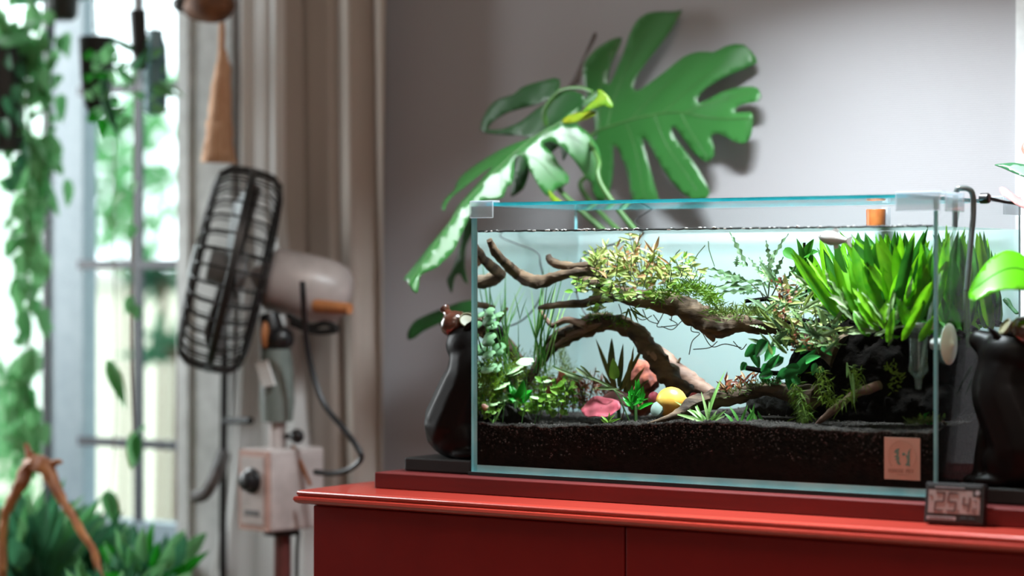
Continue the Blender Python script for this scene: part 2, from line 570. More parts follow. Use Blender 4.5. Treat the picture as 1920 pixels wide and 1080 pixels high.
        if bevel:
            md = o.modifiers.new('bevel', 'BEVEL')
            md.width = bevel
            md.segments = 2
            md.limit_method = 'ANGLE'
        return o


def sharp(o, ang=40):
    me = o.data
    bm = bmesh.new()
    bm.from_mesh(me)
    lim = math.radians(ang)
    for e in bm.edges:
        if len(e.link_faces) == 2 and e.calc_face_angle(0) > lim:
            e.smooth = False
    bm.to_mesh(me)
    bm.free()


def wloc(o):
    p = V(o.location)
    while o.parent:
        o = o.parent
        p = p + V(o.location)
    return p


def tag(o, label, cat, group=None, kind=None):
    o['label'] = label
    o['category'] = cat
    if group:
        o['group'] = group
    if kind:
        o['kind'] = kind
    return o


def thing(name, label, cat, loc, group=None, matrix=None):
    o = bpy.data.objects.new(name, None)
    o.empty_display_size = 0.03
    COL.objects.link(o)
    if matrix is not None:
        o.matrix_world = matrix
    else:
        o.location = loc
    return tag(o, label, cat, group)


def struct(name, mb, m, smooth=False, parent=None):
    o = mb.build(name, m, parent, smooth)
    if parent is None:
        o['kind'] = 'structure'
    return o


def stuff(o):
    o['kind'] = 'stuff'
    return o


def spline(pts, n=6):
    """Catmull-Rom through points of any dimension"""
    P = [list(p) for p in pts]
    P = [[2 * a - b for a, b in zip(P[0], P[1])]] + P + [[2 * a - b for a, b in zip(P[-1], P[-2])]]
    out = []
    for i in range(1, len(P) - 2):
        for k in range(n):
            t = k / n
            out.append([0.5 * (2 * b + (c - a) * t + (2 * a - 5 * b + 4 * c - d) * t * t + (3 * b - a - 3 * c + d) * t ** 3)
                        for a, b, c, d in zip(P[i - 1], P[i], P[i + 1], P[i + 2])])
    out.append(P[-2])
    return out


def pxtube(mb, pts, Y, n=10, sub=5, rough=0.0, dY=None, minr=0.0006):
    """pts: (px, py, radius in px[, Y])"""
    q = [(p[0], p[1], p[2], p[3] if len(p) > 3 else Y) for p in pts]
    q = spline(q, sub)
    mb.tube([at(a, b, y) for a, b, r, y in q], [max(r * pxm(y, a), minr) for a, b, r, y in q], n, True, rough)
    return mb


# ------------------------------------------------------------------ leaves
def leaf_mesh(name, prof, m, bend=0.15, fold=0.15, nseg=8, wave=0.0, twist=0.0):
    """unit leaf along +Y, width along X, face +Z; prof(t) half width 0..0.5"""
    mb = MB()
    for i in range(nseg + 1):
        t = i / nseg
        hw = max(prof(t), 0.004)
        z = -bend * t * t
        wv = wave * math.sin(t * 19)
        tw = twist * t
        for s in (-1, -0.5, 0, 0.5, 1):
            x = s * hw
            zz = z + abs(s) * hw * fold + wv * abs(s)
            mb.v.append(V((x * math.cos(tw), t, zz + x * math.sin(tw))))
    for i in range(nseg):
        for k in range(4):
            a = i * 5 + k
            mb.f.append((a, a + 1, a + 6, a + 5))
            mb.s.append(0)
    me = mb.mesh(name, m)
    return me


def lance(t):
    return 0.5 * math.sin(math.pi * min(1, (t * 0.96 + 0.04)) ** 0.75) ** 0.85 if t < 1 else 0.0


def strap(t):
    return 0.5 * min(1, (t / 0.22) ** 0.7 + 0.12) * (1 if t < 0.62 else max(0, 1 - ((t - 0.62) / 0.38) ** 1.8))


def ovate(t):
    return 0.5 * (math.sin(math.pi * t ** 0.62) ** 0.75 if 0 < t < 1 else 0)


def heart(t):
    return 0.5 * (math.sin(math.pi * min(1, t ** 0.5)) ** 0.6 if 0 < t < 1 else 0)


def grassp(t):
    return 0.5 * (1 - t ** 3) * (0.5 + 0.5 * min(1, t * 4))


def lobed(t):
    b = 0.5 * math.sin(math.pi * t ** 0.8) ** 0.7 if 0 < t < 1 else 0
    return b * (0.62 + 0.38 * math.sin(t * 34))


def spoon(t):
    return 0.5 * (0.12 if t < 0.3 else math.sin(math.pi * ((t - 0.3) / 0.7) ** 0.8) ** 0.7 * 0.9 + 0.1 * (1 - t)) if t < 1 else 0


_LM = {}


def LM(kind, m, bend=0.15, fold=0.2, wave=0.0, nseg=8):
    key = (kind, m, bend, fold, wave, nseg)
    if key not in _LM:
        fn = dict(lance=lance, strap=strap, ovate=ovate, heart=heart, grass=grassp, lobed=lobed, spoon=spoon)[kind]
        asp = dict(lance=.22, strap=.13, ovate=.55, heart=.7, grass=.07, lobed=.2, spoon=.3)[kind]   # usual width to length
        _LM[key] = leaf_mesh('leaf', fn, M[m], bend, fold * asp * 2, nseg, wave)
    return _LM[key]


TOCAM = (-FWD)


def put_leaf(parent, me, base, tip, width, face=None, jit=0.5, name='leaf'):
    base, tip = V(base), V(tip)
    d = tip - base
    L = d.length
    d.normalize()
    f = V(face) if face is not None else V((TOCAM.x, TOCAM.y, 0.35))
    f = f.normalized() + V((random.uniform(-jit, jit), random.uniform(-jit, jit), random.uniform(-jit, jit)))
    z = f - d * f.dot(d)
    if z.length < 1e-4:
        z = d.orthogonal()
    z.normalize()
    x = d.cross(z)
    R = Matrix((x, d, z)).transposed().to_4x4()
    o = bpy.data.objects.new(name, me)
    COL.objects.link(o)
    o.parent = parent
    o.matrix_basis = Matrix.Translation(base - wloc(parent)) @ R @ Matrix.Diagonal((width, L, L * 0.9 if L > width else width, 1))
    return o


def fan_plant(root, meshes, base, n, lmin, lmax, wid, spread=1.0, up=0.6, lean=(0, 0, 0), ztop=None, spreadb=0.006, jit=0.5,
              asp=None, zlow=None):
    """a rosette: n leaves from around base, each an object"""
    base = V(base)
    for i in range(n):
        a = random.uniform(0, 2 * math.pi)
        e = random.uniform(0.1, 1.0) * spread
        d = V((math.cos(a) * e, math.sin(a) * e * 0.7, up + random.uniform(0, 0.4))) + V(lean)
        d.normalize()
        L = random.uniform(lmin, lmax)
        b = base + V((random.uniform(-1, 1), random.uniform(-1, 1), random.uniform(-.4, .4))) * spreadb
        tip = b + d * L
        if ztop is not None and tip.z > ztop:
            tip = b + d * (L * (ztop - b.z) / max(1e-4, (tip.z - b.z)))
        if zlow is not None:
            tip.z = max(tip.z, zlow)
            b.z = max(b.z, zlow)
        tip.y = min(max(tip.y, 0.012), 0.226)
        tip.x = min(max(tip.x, 0.012), 0.588)
        ww = wid * random.uniform(0.75, 1.2)
        put_leaf(root, random.choice(meshes), b, tip, ww, jit=jit)


# ------------------------------------------------------------------ outlines traced in the plane of a real leaf
def traced_leaf(name, outline, O, Nn, parent, m, step=9.0, disp=None, thick=0.0008):
    Nn = V(Nn).normalized()
    O = V(O)
    out = []
    for i in range(len(outline)):
        a, b = V(outline[i]).to_2d(), V(outline[(i + 1) % len(outline)]).to_2d()
        k = max(1, int((b - a).length / step))
        for j in range(k):
            out.append(a.lerp(b, j / k))
    # soften corners a little
    n = len(out)
    out = [out[i] * 0.6 + (out[i - 1] + out[(i + 1) % n]) * 0.2 for i in range(n)]
    xs = [p.x for p in out]
    ys = [p.y for p in out]

    def inside(p):
        c = False
        for i in range(n):
            a, b = out[i], out[i - 1]
            if (a.y > p.y) != (b.y > p.y) and p.x < (b.x - a.x) * (p.y - a.y) / (b.y - a.y) + a.x:
                c = not c
        return c
    pts = list(out)
    y = min(ys)
    while y < max(ys):
        x = min(xs)
        while x < max(xs):
            p = V((x + random.uniform(-2, 2), y + random.uniform(-2, 2)))
            if inside(p) and min((p - q).length for q in out) > step * 0.45:
                pts.append(p)
            x += step
        y += step
    edges = [(i, (i + 1) % n) for i in range(n)]
    vs, es, fs, *_ = delaunay_2d_cdt(pts, edges, [list(range(n))], 1, 1e-4)
    mb = MB()

    def S(px, py):
        p = plane_at(px, py, O, Nn)
        if disp:
            p = p + Nn * disp(px, py)
        return p
    mb.v = [S(p.x, p.y) for p in vs]
    mb.f = [tuple(f) for f in fs]
    mb.s = [0] * len(fs)
    o = mb.build(name, m, parent)
    md = o.modifiers.new('thickness', 'SOLIDIFY')
    md.thickness = thick
    md.offset = 0
    return o, S


def blob(parts, name, m, parent=None, voxel=0.003, smooth=4, org=None, bumpy=0.0, freq=60.0):
    """fuse overlapping solids into one continuous skin"""
    mb = MB()
    for p in parts:
        if p[0] == 'b':
            mb.ball(p[1], 1.0, 3, p[2])
        else:
            q = spline([(*a, r) for a, r in zip(p[1], p[2])], 4)
            mb.tube([V(x[:3]) for x in q], [x[3] for x in q], 12)
            mb.ball(q[0][:3], q[0][3], 2)
            mb.ball(q[-1][:3], q[-1][3], 2)
    me = mb.mesh('tmp', m)
    t = bpy.data.objects.new('tmp', me)
    COL.objects.link(t)
    md = t.modifiers.new('r', 'REMESH')
    md.mode = 'VOXEL'
    md.voxel_size = voxel
    s = t.modifiers.new('s', 'SMOOTH')
    s.iterations = smooth
    s.factor = 0.5
    dg = bpy.context.evaluated_depsgraph_get()
    me2 = bpy.data.meshes.new_from_object(t.evaluated_get(dg))
    bpy.data.objects.remove(t)
    out = MB()
    for v in me2.vertices:
        c = V(v.co)
        if bumpy:
            c = c + V(v.normal) * bumpy * (noise.noise(c * freq) + 0.5 * noise.noise(c * freq * 2.7))
        out.v.append(c)
    out.f = [tuple(p.vertices) for p in me2.polygons]
    out.s = [0] * len(out.f)
    o = out.build(name, m, parent, True, org=org)
    for p in o.data.polygons:
        p.use_smooth = True
    return o

# ================================================================== the room
WY = 0.55                                     # face of the back wall
WX0, WX1 = -2.05, at(352, 500, WY).x          # window opening
WZ0, WZ1 = 0.60, 2.12
b = MB()
b.box((WX1, WY, 0), (2.6, WY + .16, 2.5)).box((-2.7, WY, 0), (WX0, WY + .16, 2.5))
b.box((WX0, WY, 0), (WX1, WY + .16, WZ0)).box((WX0, WY, WZ1), (WX1, WY + .16, 2.5))
struct('wall_back', b, M['wall'])
struct('wall_left', MB().box((-2.41, -3.3, 0), (-2.25, WY + .16, 2.5)), M['plaster'])
struct('wall_right', MB().box((2.6, -3.3, 0), (2.76, WY + .16, 2.5)), M['plaster'])
struct('wall_front', MB().box((-2.86, -3.46, 0), (2.76, -3.3, 2.5)), M['plaster'])
struct('floor', MB().box((-2.86, -3.46, -.1), (2.76, WY + .16, 0)), M['floor'])
struct('ceiling', MB().box((-2.86, -3.46, 2.5), (2.76, WY + .16, 2.6)), M['plaster'])
struct('baseboard_back', MB().box((WX1 + .1, WY - .012, 0), (2.6, WY, .07)), M['trim'])
# white casing at the far right of the wall
x0 = at(1909, 300, WY - .01).x
b = MB().box((x0, WY - .018, 0.07), (x0 + .012, WY, 2.3)).box((x0 + .012, WY - .012, 0.07), (x0 + .08, WY, 2.3))
struct('trim_1', b, M['trim'])

# window: outer casing, two sashes with glazing bars and panes
win = thing('window_1', 'x', 'x', ((WX0 + WX1) / 2, WY, WZ0))
del win['label'], win['category']
win['kind'] = 'structure'
c1 = at(438, 500, WY - .01).x
cas = MB().box((WX1 - .004, WY - .016, WZ0 - .08), (c1, WY, WZ1 + .08))
cas.box((WX1 - .004, WY - .022, WZ0 - .08), (WX1 + .02, WY - .016, WZ1 + .08))
cas.box((WX0 - .09, WY - .016, WZ0 - .08), (WX0, WY, WZ1 + .08)).box((WX0, WY - .016, WZ1), (WX1 - .012, WY, WZ1 + .08))
cas.build('casing', M['trim'], win, False)
MB().box((WX0 - .09, WY - .05, WZ0 - .03), (WX1 + .02, WY, WZ0)).build('sill', M['trim'], win, False)
sy0, sy1 = WY + .03, WY + .07
xa, xb, xc = at(78, 500, sy0).x, at(150, 500, sy0).x, at(338, 500, sy0).x + .07
fr = MB().box((xa, sy0, WZ0), (xa + .012, sy1, WZ1)).build('sash_edge', M['bar'], win, False)
fr = MB()
fr.box((xa + .012, sy0 + .006, WZ0), (xb, sy1, WZ1)).box((xc - .04, sy0, WZ0), (xc, sy1, WZ1))
fr.box((xb, sy0, WZ0), (xc - .04, sy1, WZ0 + .05)).box((xb, sy0, WZ1 - .05), (xc - .04, sy1, WZ1))
fr.build('sash_frame', M['sash'], win, False)
fr = MB().box((WX0, sy0 + .02, WZ0), (WX0 + .05, sy1 + .02, WZ1)).box((xa - .02, sy0 + .04, WZ0), (xa + .02, sy1 + .04, WZ1))
fr.box((WX0, sy0 + .02, WZ0), (xa, sy1 + .02, WZ0 + .05)).box((WX0, sy0 + .02, WZ1 - .05), (xa, sy1 + .02, WZ1))
fr.build('rear_sash_frame', M['sash'], win, False)
MB().box((xb - .01, sy0 + .018, WZ0 + .04), (xc - .03, sy0 + .022, WZ1 - .04)).build('pane', M['pane'], win, False)
MB().box((WX0 + .04, sy0 + .058, WZ0 + .04), (xa - .01, sy0 + .062, WZ1 - .04)).build('pane', M['pane'], win, False)
xm = at(252, 500, sy0).x
MB().box((xm - .0085, sy0 + .006, WZ0), (xm + .0065, sy0 + .017, WZ1)).build('glazing_bar', M['bar'], win, False)
for py in (832, 496, 165):
    z = at(240, py, sy0).z
    MB().box((xb - .01, sy0 + .004, z - .0075), (xc - .03, sy0 + .016, z + .0075)).build('glazing_bar', M['bar'], win, False)

# ------------------------------------------------------------------ outdoors
nb = thing('garden_wall', 'cream rendered garden wall standing beyond the window', 'wall', (-4.5, 3.4, 0))
MB().box((-8.5, 3.4, -.5), (-1.5, 3.6, 1.03)).build('rendered_face', M['cream'], nb, False)
MB().box((-8.6, 3.36, 1.03), (-1.4, 3.64, 1.08)).build('coping', M['plaster'], nb, False)
gnd = struct('ground', MB().box((-12, WY + .2, -.6), (4, 14, -.5)), M['outdark'])


def bush(name, label, c, r, n, mats, sz, grp=None, cat='bush'):
    t = thing(name, label, cat, (c[0], c[1], -.5), grp)
    MB().tube([(c[0], c[1], -.5), (c[0] + .03, c[1], c[2] - r[2] * .6), (c[0], c[1], c[2])], [.012, .010, .006]).build('trunk', M['bench'], t)
    mb = MB()
    for i in range(n):
        q = V((random.gauss(0, 1), random.gauss(0, 1), random.gauss(0, 1)))
        q = q.normalized() * random.random() ** 0.4
        p = V(c) + V((q.x * r[0], q.y * r[1], q.z * r[2]))
        d = V((random.uniform(-1, 1), random.uniform(-1, 1), random.uniform(-.8, .6))).normalized() * sz * random.uniform(.6, 1.3)
        mb.blade(p, p + d, sz * .45, 0, 2)
    stuff(mb.build('foliage', M[mats], t))
    return t


pt = at(225, 330, 3.0)
bush('garden_tree', 'pale green garden tree beyond the upper window panes', (pt.x, 3.0, pt.z), (.20, .2, .34), 170, 'outleaf', .10, cat='tree')
pt = at(30, 500, 2.3)
bush('garden_shrub', 'tall leafy shrub outside behind the left window sash', (pt.x, 2.3, pt.z), (.10, .15, .8), 420, 'outleaf', .10)
pt = at(312, 650, 1.6)
bush('garden_shrub', 'low green shrub outside by the fan side of the window', (pt.x, 1.6, pt.z), (.03, .06, .035), 45, 'outdark', .06)
pt = at(290, 520, 2.0)
bush('garden_shrub', 'small green shrub outside at the level of the middle glazing bar', (pt.x, 2.0, pt.z), (.04, .06, .03), 45, 'outdark', .06)

# ------------------------------------------------------------------ curtain
cur = thing('curtain', 'cream gathered curtain hanging between the window and the monstera', 'curtain', (-.6, .47, 0))


def curtain_part(name, m, ledge, redge, Y, amp, folds, z0, z1, ph=0.0, slant=None):
    mb = MB()
    nu, nz = 90, 24
    for j in range(nz + 1):
        z = z0 + (z1 - z0) * j / nz
        xl, xr = ledge(z), redge(z)
        for i in range(nu + 1):
            u = i / nu
            s = u * folds * 2 * math.pi + ph + (slant(z) if slant else 0)
            y = Y + amp * (math.sin(s) + .35 * math.sin(2.3 * s + 1.3)) * (.6 + .4 * math.sin(u * 9 + 1))
            mb.v.append(V((xl + (xr - xl) * u + amp * .5 * math.cos(s), y, z)))
    for j in range(nz):
        for i in range(nu):
            a = j * (nu + 1) + i
            mb.f.append((a, a + 1, a + nu + 2, a + nu + 1))
            mb.s.append(0)
    o = mb.build(name, m, cur)
    o.modifiers.new('t', 'SOLIDIFY').thickness = .001
    return o


def cx(px, z):
    return at(px, 500, .47).x


zt = 1.85
L0, L1, R1 = at(446, 500, .47).x, at(372, 500, .47).x, at(712, 500, .47).x
curtain_part('drape', M['curtain'], lambda z: at(500, 500, .49).x, lambda z: R1, .490, .018, 3.6, .02, zt, .4,
             lambda z: (z - 1.0) * 1.6)


def sheer_left(z):
    zk, zb = at(470, 690, .45).z, at(385, 1080, .45).z
    t = max(0, (zk + .06 - z) / (zk + .06 - zb))
    return L0 + .012 - (.6 * t * t + .4 * t if t < 1 else 1.6 * t - .6) * (L0 + .012 - at(386, 500, .45).x)


curtain_part('sheer', M['sheer'], sheer_left, lambda z: at(530, 500, .455).x + .07 * max(0, min(1, (1.15 - z) / .5)), .455, .007, 3.0, .02, zt, 1.0)

# ------------------------------------------------------------------ cabinet
CX0 = at(585, 990, -.085).x
cabt = thing('cabinet', 'red lacquered low cabinet standing under the aquarium', 'cabinet', (.5, .2, 0))
zc = .80
MB().box((CX0 + .004, -.07, .06), (1.35, .53, zc - .016)).build('carcass', M['cab'], cabt, False)
MB().box((CX0 + .03, -.05, 0), (1.32, .5, .06)).build('plinth', M['board'], cabt, False)
xg = at(1174, 1030, -.085).x
for a, c in ((CX0 + .004, xg - .0012), (xg + .0012, .95 - .0012), (.95 + .0012, 1.346)):
    MB().box((a, -.088, .07), (c, -.0705, zc - .019)).build('door', M['cab'], cabt, False, bevel=.0015)
# moulded top edge: a profile run round the front and left side
prof = [(0, -.0175), (.004, -.0165), (.0075, -.0145), (.0092, -.0115), (.0085, -.0085), (.0055, -.0072), (.0048, -.0066), (.0058, -.0058),
        (.0062, -.0035), (.0050, -.0014), (.0025, -.0002), (0, 0)]
mb = MB()
yF, xL, xR = -.094, CX0 - .006, 1.36
n = len(prof)
for d, h in prof:
    mb.v += [V((xR, yF - d, zc + h)), V((xL - d, yF - d, zc + h)), V((xL - d, .53, zc + h))]
for i in range(n - 1):
    for k in range(2):
        a = i * 3 + k
        mb.f.append((a, a + 1, a + 4, a + 3))
        mb.s.append(0)
mb.f.append(tuple(i * 3 for i in range(n)))
mb.f.append(tuple(i * 3 + 2 for i in reversed(range(n))))
mb.s += [0, 0]
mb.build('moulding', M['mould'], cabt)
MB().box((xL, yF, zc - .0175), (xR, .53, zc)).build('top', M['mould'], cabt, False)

# board between cabinet and tank
BX0 = at(702, 900, -.03).x
brd = MB().box((BX0, -.03, .8005), (1.25, .50, .8195)).build('board', M['board'], None, False, bevel=.0012)
tag(brd, 'dark red wooden board laid flat on the red cabinet under the aquarium', 'board')
mat_ = MB().box((-.003, -.003, .8198), (.603, .243, .8238)).build('aquarium_mat', M['blackm'], None, False)
tag(mat_, 'thin black foam mat under the aquarium', 'mat')

# ------------------------------------------------------------------ aquarium
W, D, H, G = 0.60, 0.24, 0.319, 0.005
tank = thing('aquarium', 'rectangular glass aquarium planted with ferns and driftwood on the red cabinet', 'aquarium', (W / 2, D / 2, TZ))


def pane_box(name, lo, hi, edges):
    """edges: normals (axis, sign) -> material slot"""
    mb = MB().box(lo, hi)
    order = [(2, -1), (2, 1), (1, -1), (0, 1), (1, 1), (0, -1)]
    for i, k in enumerate(order):
        mb.s[i] = edges.get(k, 0)
    return mb.build(name, [M['glass'], M['edge'], M['paleedge'], M['film']], tank, False)


T0, T1 = TZ, TZ + H
pane_box('front_pane', (0, 0, T0), (W, G, T1), {(0, 1): 1, (0, -1): 1, (2, 1): 1, (2, -1): 2})
pane_box('back_pane', (0, D - G, T0), (W, D, T1), {(0, 1): 1, (0, -1): 1, (2, 1): 1})
pane_box('left_pane', (0, G + .0001, T0), (G, D - G, T1), {(1, -1): 1, (2, 1): 1, (2, -1): 1})
pane_box('right_pane', (W - G, G + .0001, T0), (W, D - G, T1), {(1, -1): 1, (2, 1): 1, (2, -1): 1})
pane_box('bottom_pane', (G, G + .0001, T0), (W - G, D - G, T0 + .008), {(1, -1): 2, (0, 1): 1, (0, -1): 1})
MB().box((.0, D + .0003, T0 + .002), (W, D + .0013, T0 + .289)).build('back_film', M['film'], tank, False)
# glass lid resting on clips
lid = thing('glass_cover', 'flat glass lid with teal edges lying on top of the aquarium', 'cover', (W / 2, D / 2, T1 + .001))
lx0, lx1 = at(908, 380, .0).x, at(1702, 372, .0).x
mb = MB().box((lx0, .004, T1 + .0006), (lx1 - .004, D - .02, T1 + .0046))
for i in (2, 3, 4, 5):
    mb.s[i] = 1
mb.build('glass_sheet', [M['glass'], M['lidedge']], lid, False)


def clip(x, y, ax, label, ln=.034):
    t = thing('lid_clip', label, 'clip', (x, y, T1 - .012), 'plastic lid clips on the tank rim')
    h = ln / 2
    if ax == 'x':
        sgn = -1 if y < .1 else 1
        y0, y1 = sorted((y + sgn * .0032, y + sgn * .0007))
        MB().box((x - h, y0, T1 - .014), (x + h, y1, T1 + .007)).build('outer_lip', M['clip'], t, False, bevel=.001)
        y2, y3 = sorted((y - sgn * .013, y + sgn * .0007))
        MB().box((x - h, y2, T1 + .0047), (x + h, y3, T1 + .0072)).build('top_lip', M['clip'], t, False, bevel=.0008)
    else:
        sgn = -1 if x < .1 else 1
        x0, x1 = sorted((x + sgn * .0032, x + sgn * .0007))
        MB().box((x0, y - h, T1 - .014), (x1, y + h, T1 + .007)).build('outer_lip', M['clip'], t, False, bevel=.001)
        x2, x3 = sorted((x - sgn * .013, x + sgn * .0007))
        MB().box((x2, y - h, T1 + .0047), (x3, y + h, T1 + .0072)).build('top_lip', M['clip'], t, False, bevel=.0008)
    return t


clip(.016, 0, 'x', 'clear plastic lid clip at the left front corner of the aquarium rim')
clip(W - .02, 0, 'x', 'clear plastic lid clip at the right front corner of the aquarium rim', .052)
clip(W, .045, 'y', 'clear plastic lid clip on the right pane near the front corner', .05)
clip(W, D - .03, 'y', 'clear plastic lid clip on the right pane near the back corner', .05)

# water
WZ = at(1300, 429, 0.006).z
wat = MB().box((G + .0004, G + .0005, T0 + .0084), (W - G - .0004, D - G - .0005, WZ))
nx, ny = 60, 24
wo = wat.build('water', M['water'], None, False)
tag(wo, 'clear water filling the planted aquarium to just below the rim', 'water', None, 'stuff')
# meniscus, dark reflection painted into its colour, and white bubbles along the front glass
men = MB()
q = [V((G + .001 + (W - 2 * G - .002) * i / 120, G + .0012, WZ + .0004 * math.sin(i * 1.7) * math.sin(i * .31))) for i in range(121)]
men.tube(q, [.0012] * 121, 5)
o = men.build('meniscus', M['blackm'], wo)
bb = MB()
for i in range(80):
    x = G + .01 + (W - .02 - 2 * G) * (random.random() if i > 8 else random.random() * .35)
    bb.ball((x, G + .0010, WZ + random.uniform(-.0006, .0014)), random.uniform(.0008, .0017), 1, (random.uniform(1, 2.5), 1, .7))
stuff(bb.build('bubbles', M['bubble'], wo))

# soil: a bed with a lumpy top and loose grains on it
def soil_top(x, y):
    t = x / W
    base = at(900 + 850 * t, 794 + 13 * t + 6 * math.sin(t * 9), .006).z
    return base + .012 * y / D * (0.3 + t) + .0025 * noise.noise(V((x * 40, y * 40, 0))) + .0015 * noise.noise(V((x * 130, y * 130, 3)))


sb = MB()
nx, ny = 170, 60
e = .0055
for j in range(ny + 1):
    for i in range(nx + 1):
        x = e + (W - 2 * e) * i / nx
        y = e + (D - 2 * e) * j / ny
        sb.v.append(V((x, y, soil_top(x, y))))
for j in range(ny):
    for i in range(nx):
        a = j * (nx + 1) + i
        sb.f.append((a, a + 1, a + nx + 2, a + nx + 1))
        sb.s.append(0)
zb = T0 + .0085


def skirt(idx):
    b0 = len(sb.v)
    for k in idx:
        p = sb.v[k]
        sb.v.append(V((p.x, p.y, zb)))
    for k in range(len(idx) - 1):
        sb.f.append((idx[k], b0 + k, b0 + k + 1, idx[k + 1]))
        sb.s.append(0)


skirt([i for i in range(nx + 1)])
skirt([j * (nx + 1) + nx for j in range(ny + 1)])
skirt([ny * (nx + 1) + i for i in reversed(range(nx + 1))])
skirt([j * (nx + 1) for j in reversed(range(ny + 1))])
soil = sb.build('aquarium_soil', M['soil'], None)
tag(soil, 'deep bed of black granular soil on the aquarium floor', 'soil', None, 'stuff')
gr = MB()
for i in range(7000):
    x = random.uniform(e + .002, W - e - .002)
    y = e + .002 + (D - .015) * random.random() ** 1.6
    z = soil_top(x, y) + random.uniform(-.0006, .0006)
    if i > 3800:
        y = e + random.uniform(.0002, .0010)
        z = soil_top(x, y) - .036 * random.random() ** 4
    r = random.uniform(.0009, .0021)
    c = V((x, y, z))
    bI = len(gr.v)
    for k in ((1, 0, 0), (-1, 0, 0), (0, 1, 0), (0, -1, 0), (0, 0, 1), (0, 0, -1)):
        gr.v.append(c + V(k) * r * random.uniform(.6, 1.2))
    for f in ((0, 2, 4), (2, 1, 4), (1, 3, 4), (3, 0, 4), (2, 0, 5), (1, 2, 5), (3, 1, 5), (0, 3, 5)):
        gr.f.append(tuple(bI + k for k in f))
        gr.s.append(0)
go = gr.build('grains', M['grain'], soil, False)
stuff(go)
# ------------------------------------------------------------------ monstera behind the tank
mon = thing('monstera', 'large potted monstera with split green leaves rising behind the aquarium', 'plant', (.2, .385, .8197))
MB().lathe([(.06, 0), (.065, .004), (.078, .13), (.082, .135), (.082, .145), (.074, .145), (.072, .13), (.01, .128)], (.2, .385, .8197)).build('pot', M['potg'], mon)
C5 = lambda L: [(740 + .38542 * x, .38542 * y) for x, y in L]
big = C5([(985, 640), (960, 560), (930, 480), (908, 400), (903, 300), (955, 230), (1025, 180), (1085, 160), (1062, 230), (1030, 310), (1018, 380),
          (1022, 430), (1040, 380), (1062, 320), (1090, 240), (1112, 150), (1140, 80), (1190, 38), (1270, 33), (1345, 42), (1376, 22),
          (1352, 75), (1328, 135), (1270, 220), (1220, 290), (1180, 350), (1156, 410), (1158, 456), (1200, 430), (1260, 380), (1330, 320),
          (1380, 270), (1430, 245), (1490, 238), (1538, 254), (1590, 215), (1640, 205), (1685, 198), (1720, 242), (1755, 296), (1700, 320),
          (1640, 350), (1590, 375), (1530, 415), (1490, 450), (1467, 478), (1472, 512), (1530, 480), (1580, 445), (1640, 425), (1700, 415),
          (1770, 420), (1786, 470), (1780, 495), (1710, 500), (1662, 515), (1642, 538), (1660, 553), (1700, 548), (1752, 540), (1745, 600), (1735, 660),
          (1700, 710), (1650, 690), (1600, 660), (1560, 642), (1522, 648), (1548, 710), (1552, 760), (1522, 790), (1480, 780), (1440, 740),
          (1410, 690), (1385, 650), (1362, 612), (1342, 610), (1348, 645), (1380, 695), (1420, 755), (1470, 830), (1525, 930), (1500, 970),
          (1460, 980), (1400, 950), (1350, 910), (1310, 850), (1270, 770), (1230, 700), (1203, 652), (1192, 672), (1215, 740), (1240, 830), (1255, 920),
          (1266, 985), (1132, 985), (1135, 940), (1120, 860), (1100, 780), (1072, 698), (1058, 705), (1058, 760), (1050, 830), (1025, 930), (995, 985),
          (955, 980), (945, 900), (935, 820), (940, 720)])
OB, NB = at(1200, 230, .492), V((.10, -1, .12))


def mid_y(px):
    x = (px - 740) / .38542
    return .38542 * (640 - 95 * min(1, max(0, (x - 985) / 400)) + 30 * max(0, (x - 1400) / 345))


dispB = lambda px, py: -.00006 * abs(py - mid_y(px)) - .0000003 * (py - mid_y(px)) ** 2 + .003 * math.sin(px * .05 + py * .03)
bigl, SB = traced_leaf('leaf', big, OB, NB, mon, M['monst'], 11, dispB)
bigl['label'] = 'broad upright leaf against the wall'


def veins(S, paths, parent, Nn, lift=.0012, r=.0011, name='midrib', m='vein'):
    mb = MB()
    for i, p in enumerate(paths):
        q = spline([(a, b) for a, b in p], 8)
        rr = r if i == 0 else r * .45
        mb.tube([S(a, b) + V(Nn).normalized() * lift for a, b in q], [rr * (1 - .6 * k / len(q)) for k in range(len(q))], 6)
    return mb.build(name, M[m], parent)


veins(SB, [C5([(985, 640), (1100, 600), (1230, 560), (1380, 548), (1540, 572), (1735, 580)]),
           C5([(1040, 625), (1060, 500), (1110, 330), (1200, 120)]), C5([(1000, 630), (985, 480), (1000, 300), (1050, 200)]),
           C5([(1150, 580), (1280, 440), (1420, 320)]), C5([(1300, 550), (1450, 420), (1640, 280)]), C5([(1420, 550), (1560, 490), (1740, 450)]),
           C5([(1130, 600), (1170, 760), (1200, 950)]), C5([(1260, 560), (1330, 720), (1450, 920)]), C5([(1400, 560), (1460, 680), (1510, 760)])], bigl, NB)

# front leaf, folded along its midrib
fx = lambda L: [(a, b) for a, b in L]
top = C5([(985, 640)])
midF = C5([(985, 450), (820, 585), (680, 670), (585, 745), (470, 850), (330, 1000)]) + [(822, 450), (765, 535)]
OF, NF = at(985, 250, .30), V((.46, -.75, .46))


def side(px, py):
    """signed pixel distance from the midrib, positive on the lower right half"""
    best, sg = 1e9, 1
    for i in range(len(midF) - 1):
        a, b = V(midF[i]), V(midF[i + 1])
        ab = b - a
        t = max(0, min(1, (V((px, py)) - a).dot(ab) / ab.dot(ab)))
        d = (V((px, py)) - a - ab * t).length
        if d < best:
            best = d
            sg = 1 if ab.cross(V((px, py)) - a) < 0 else -1
    return best * sg


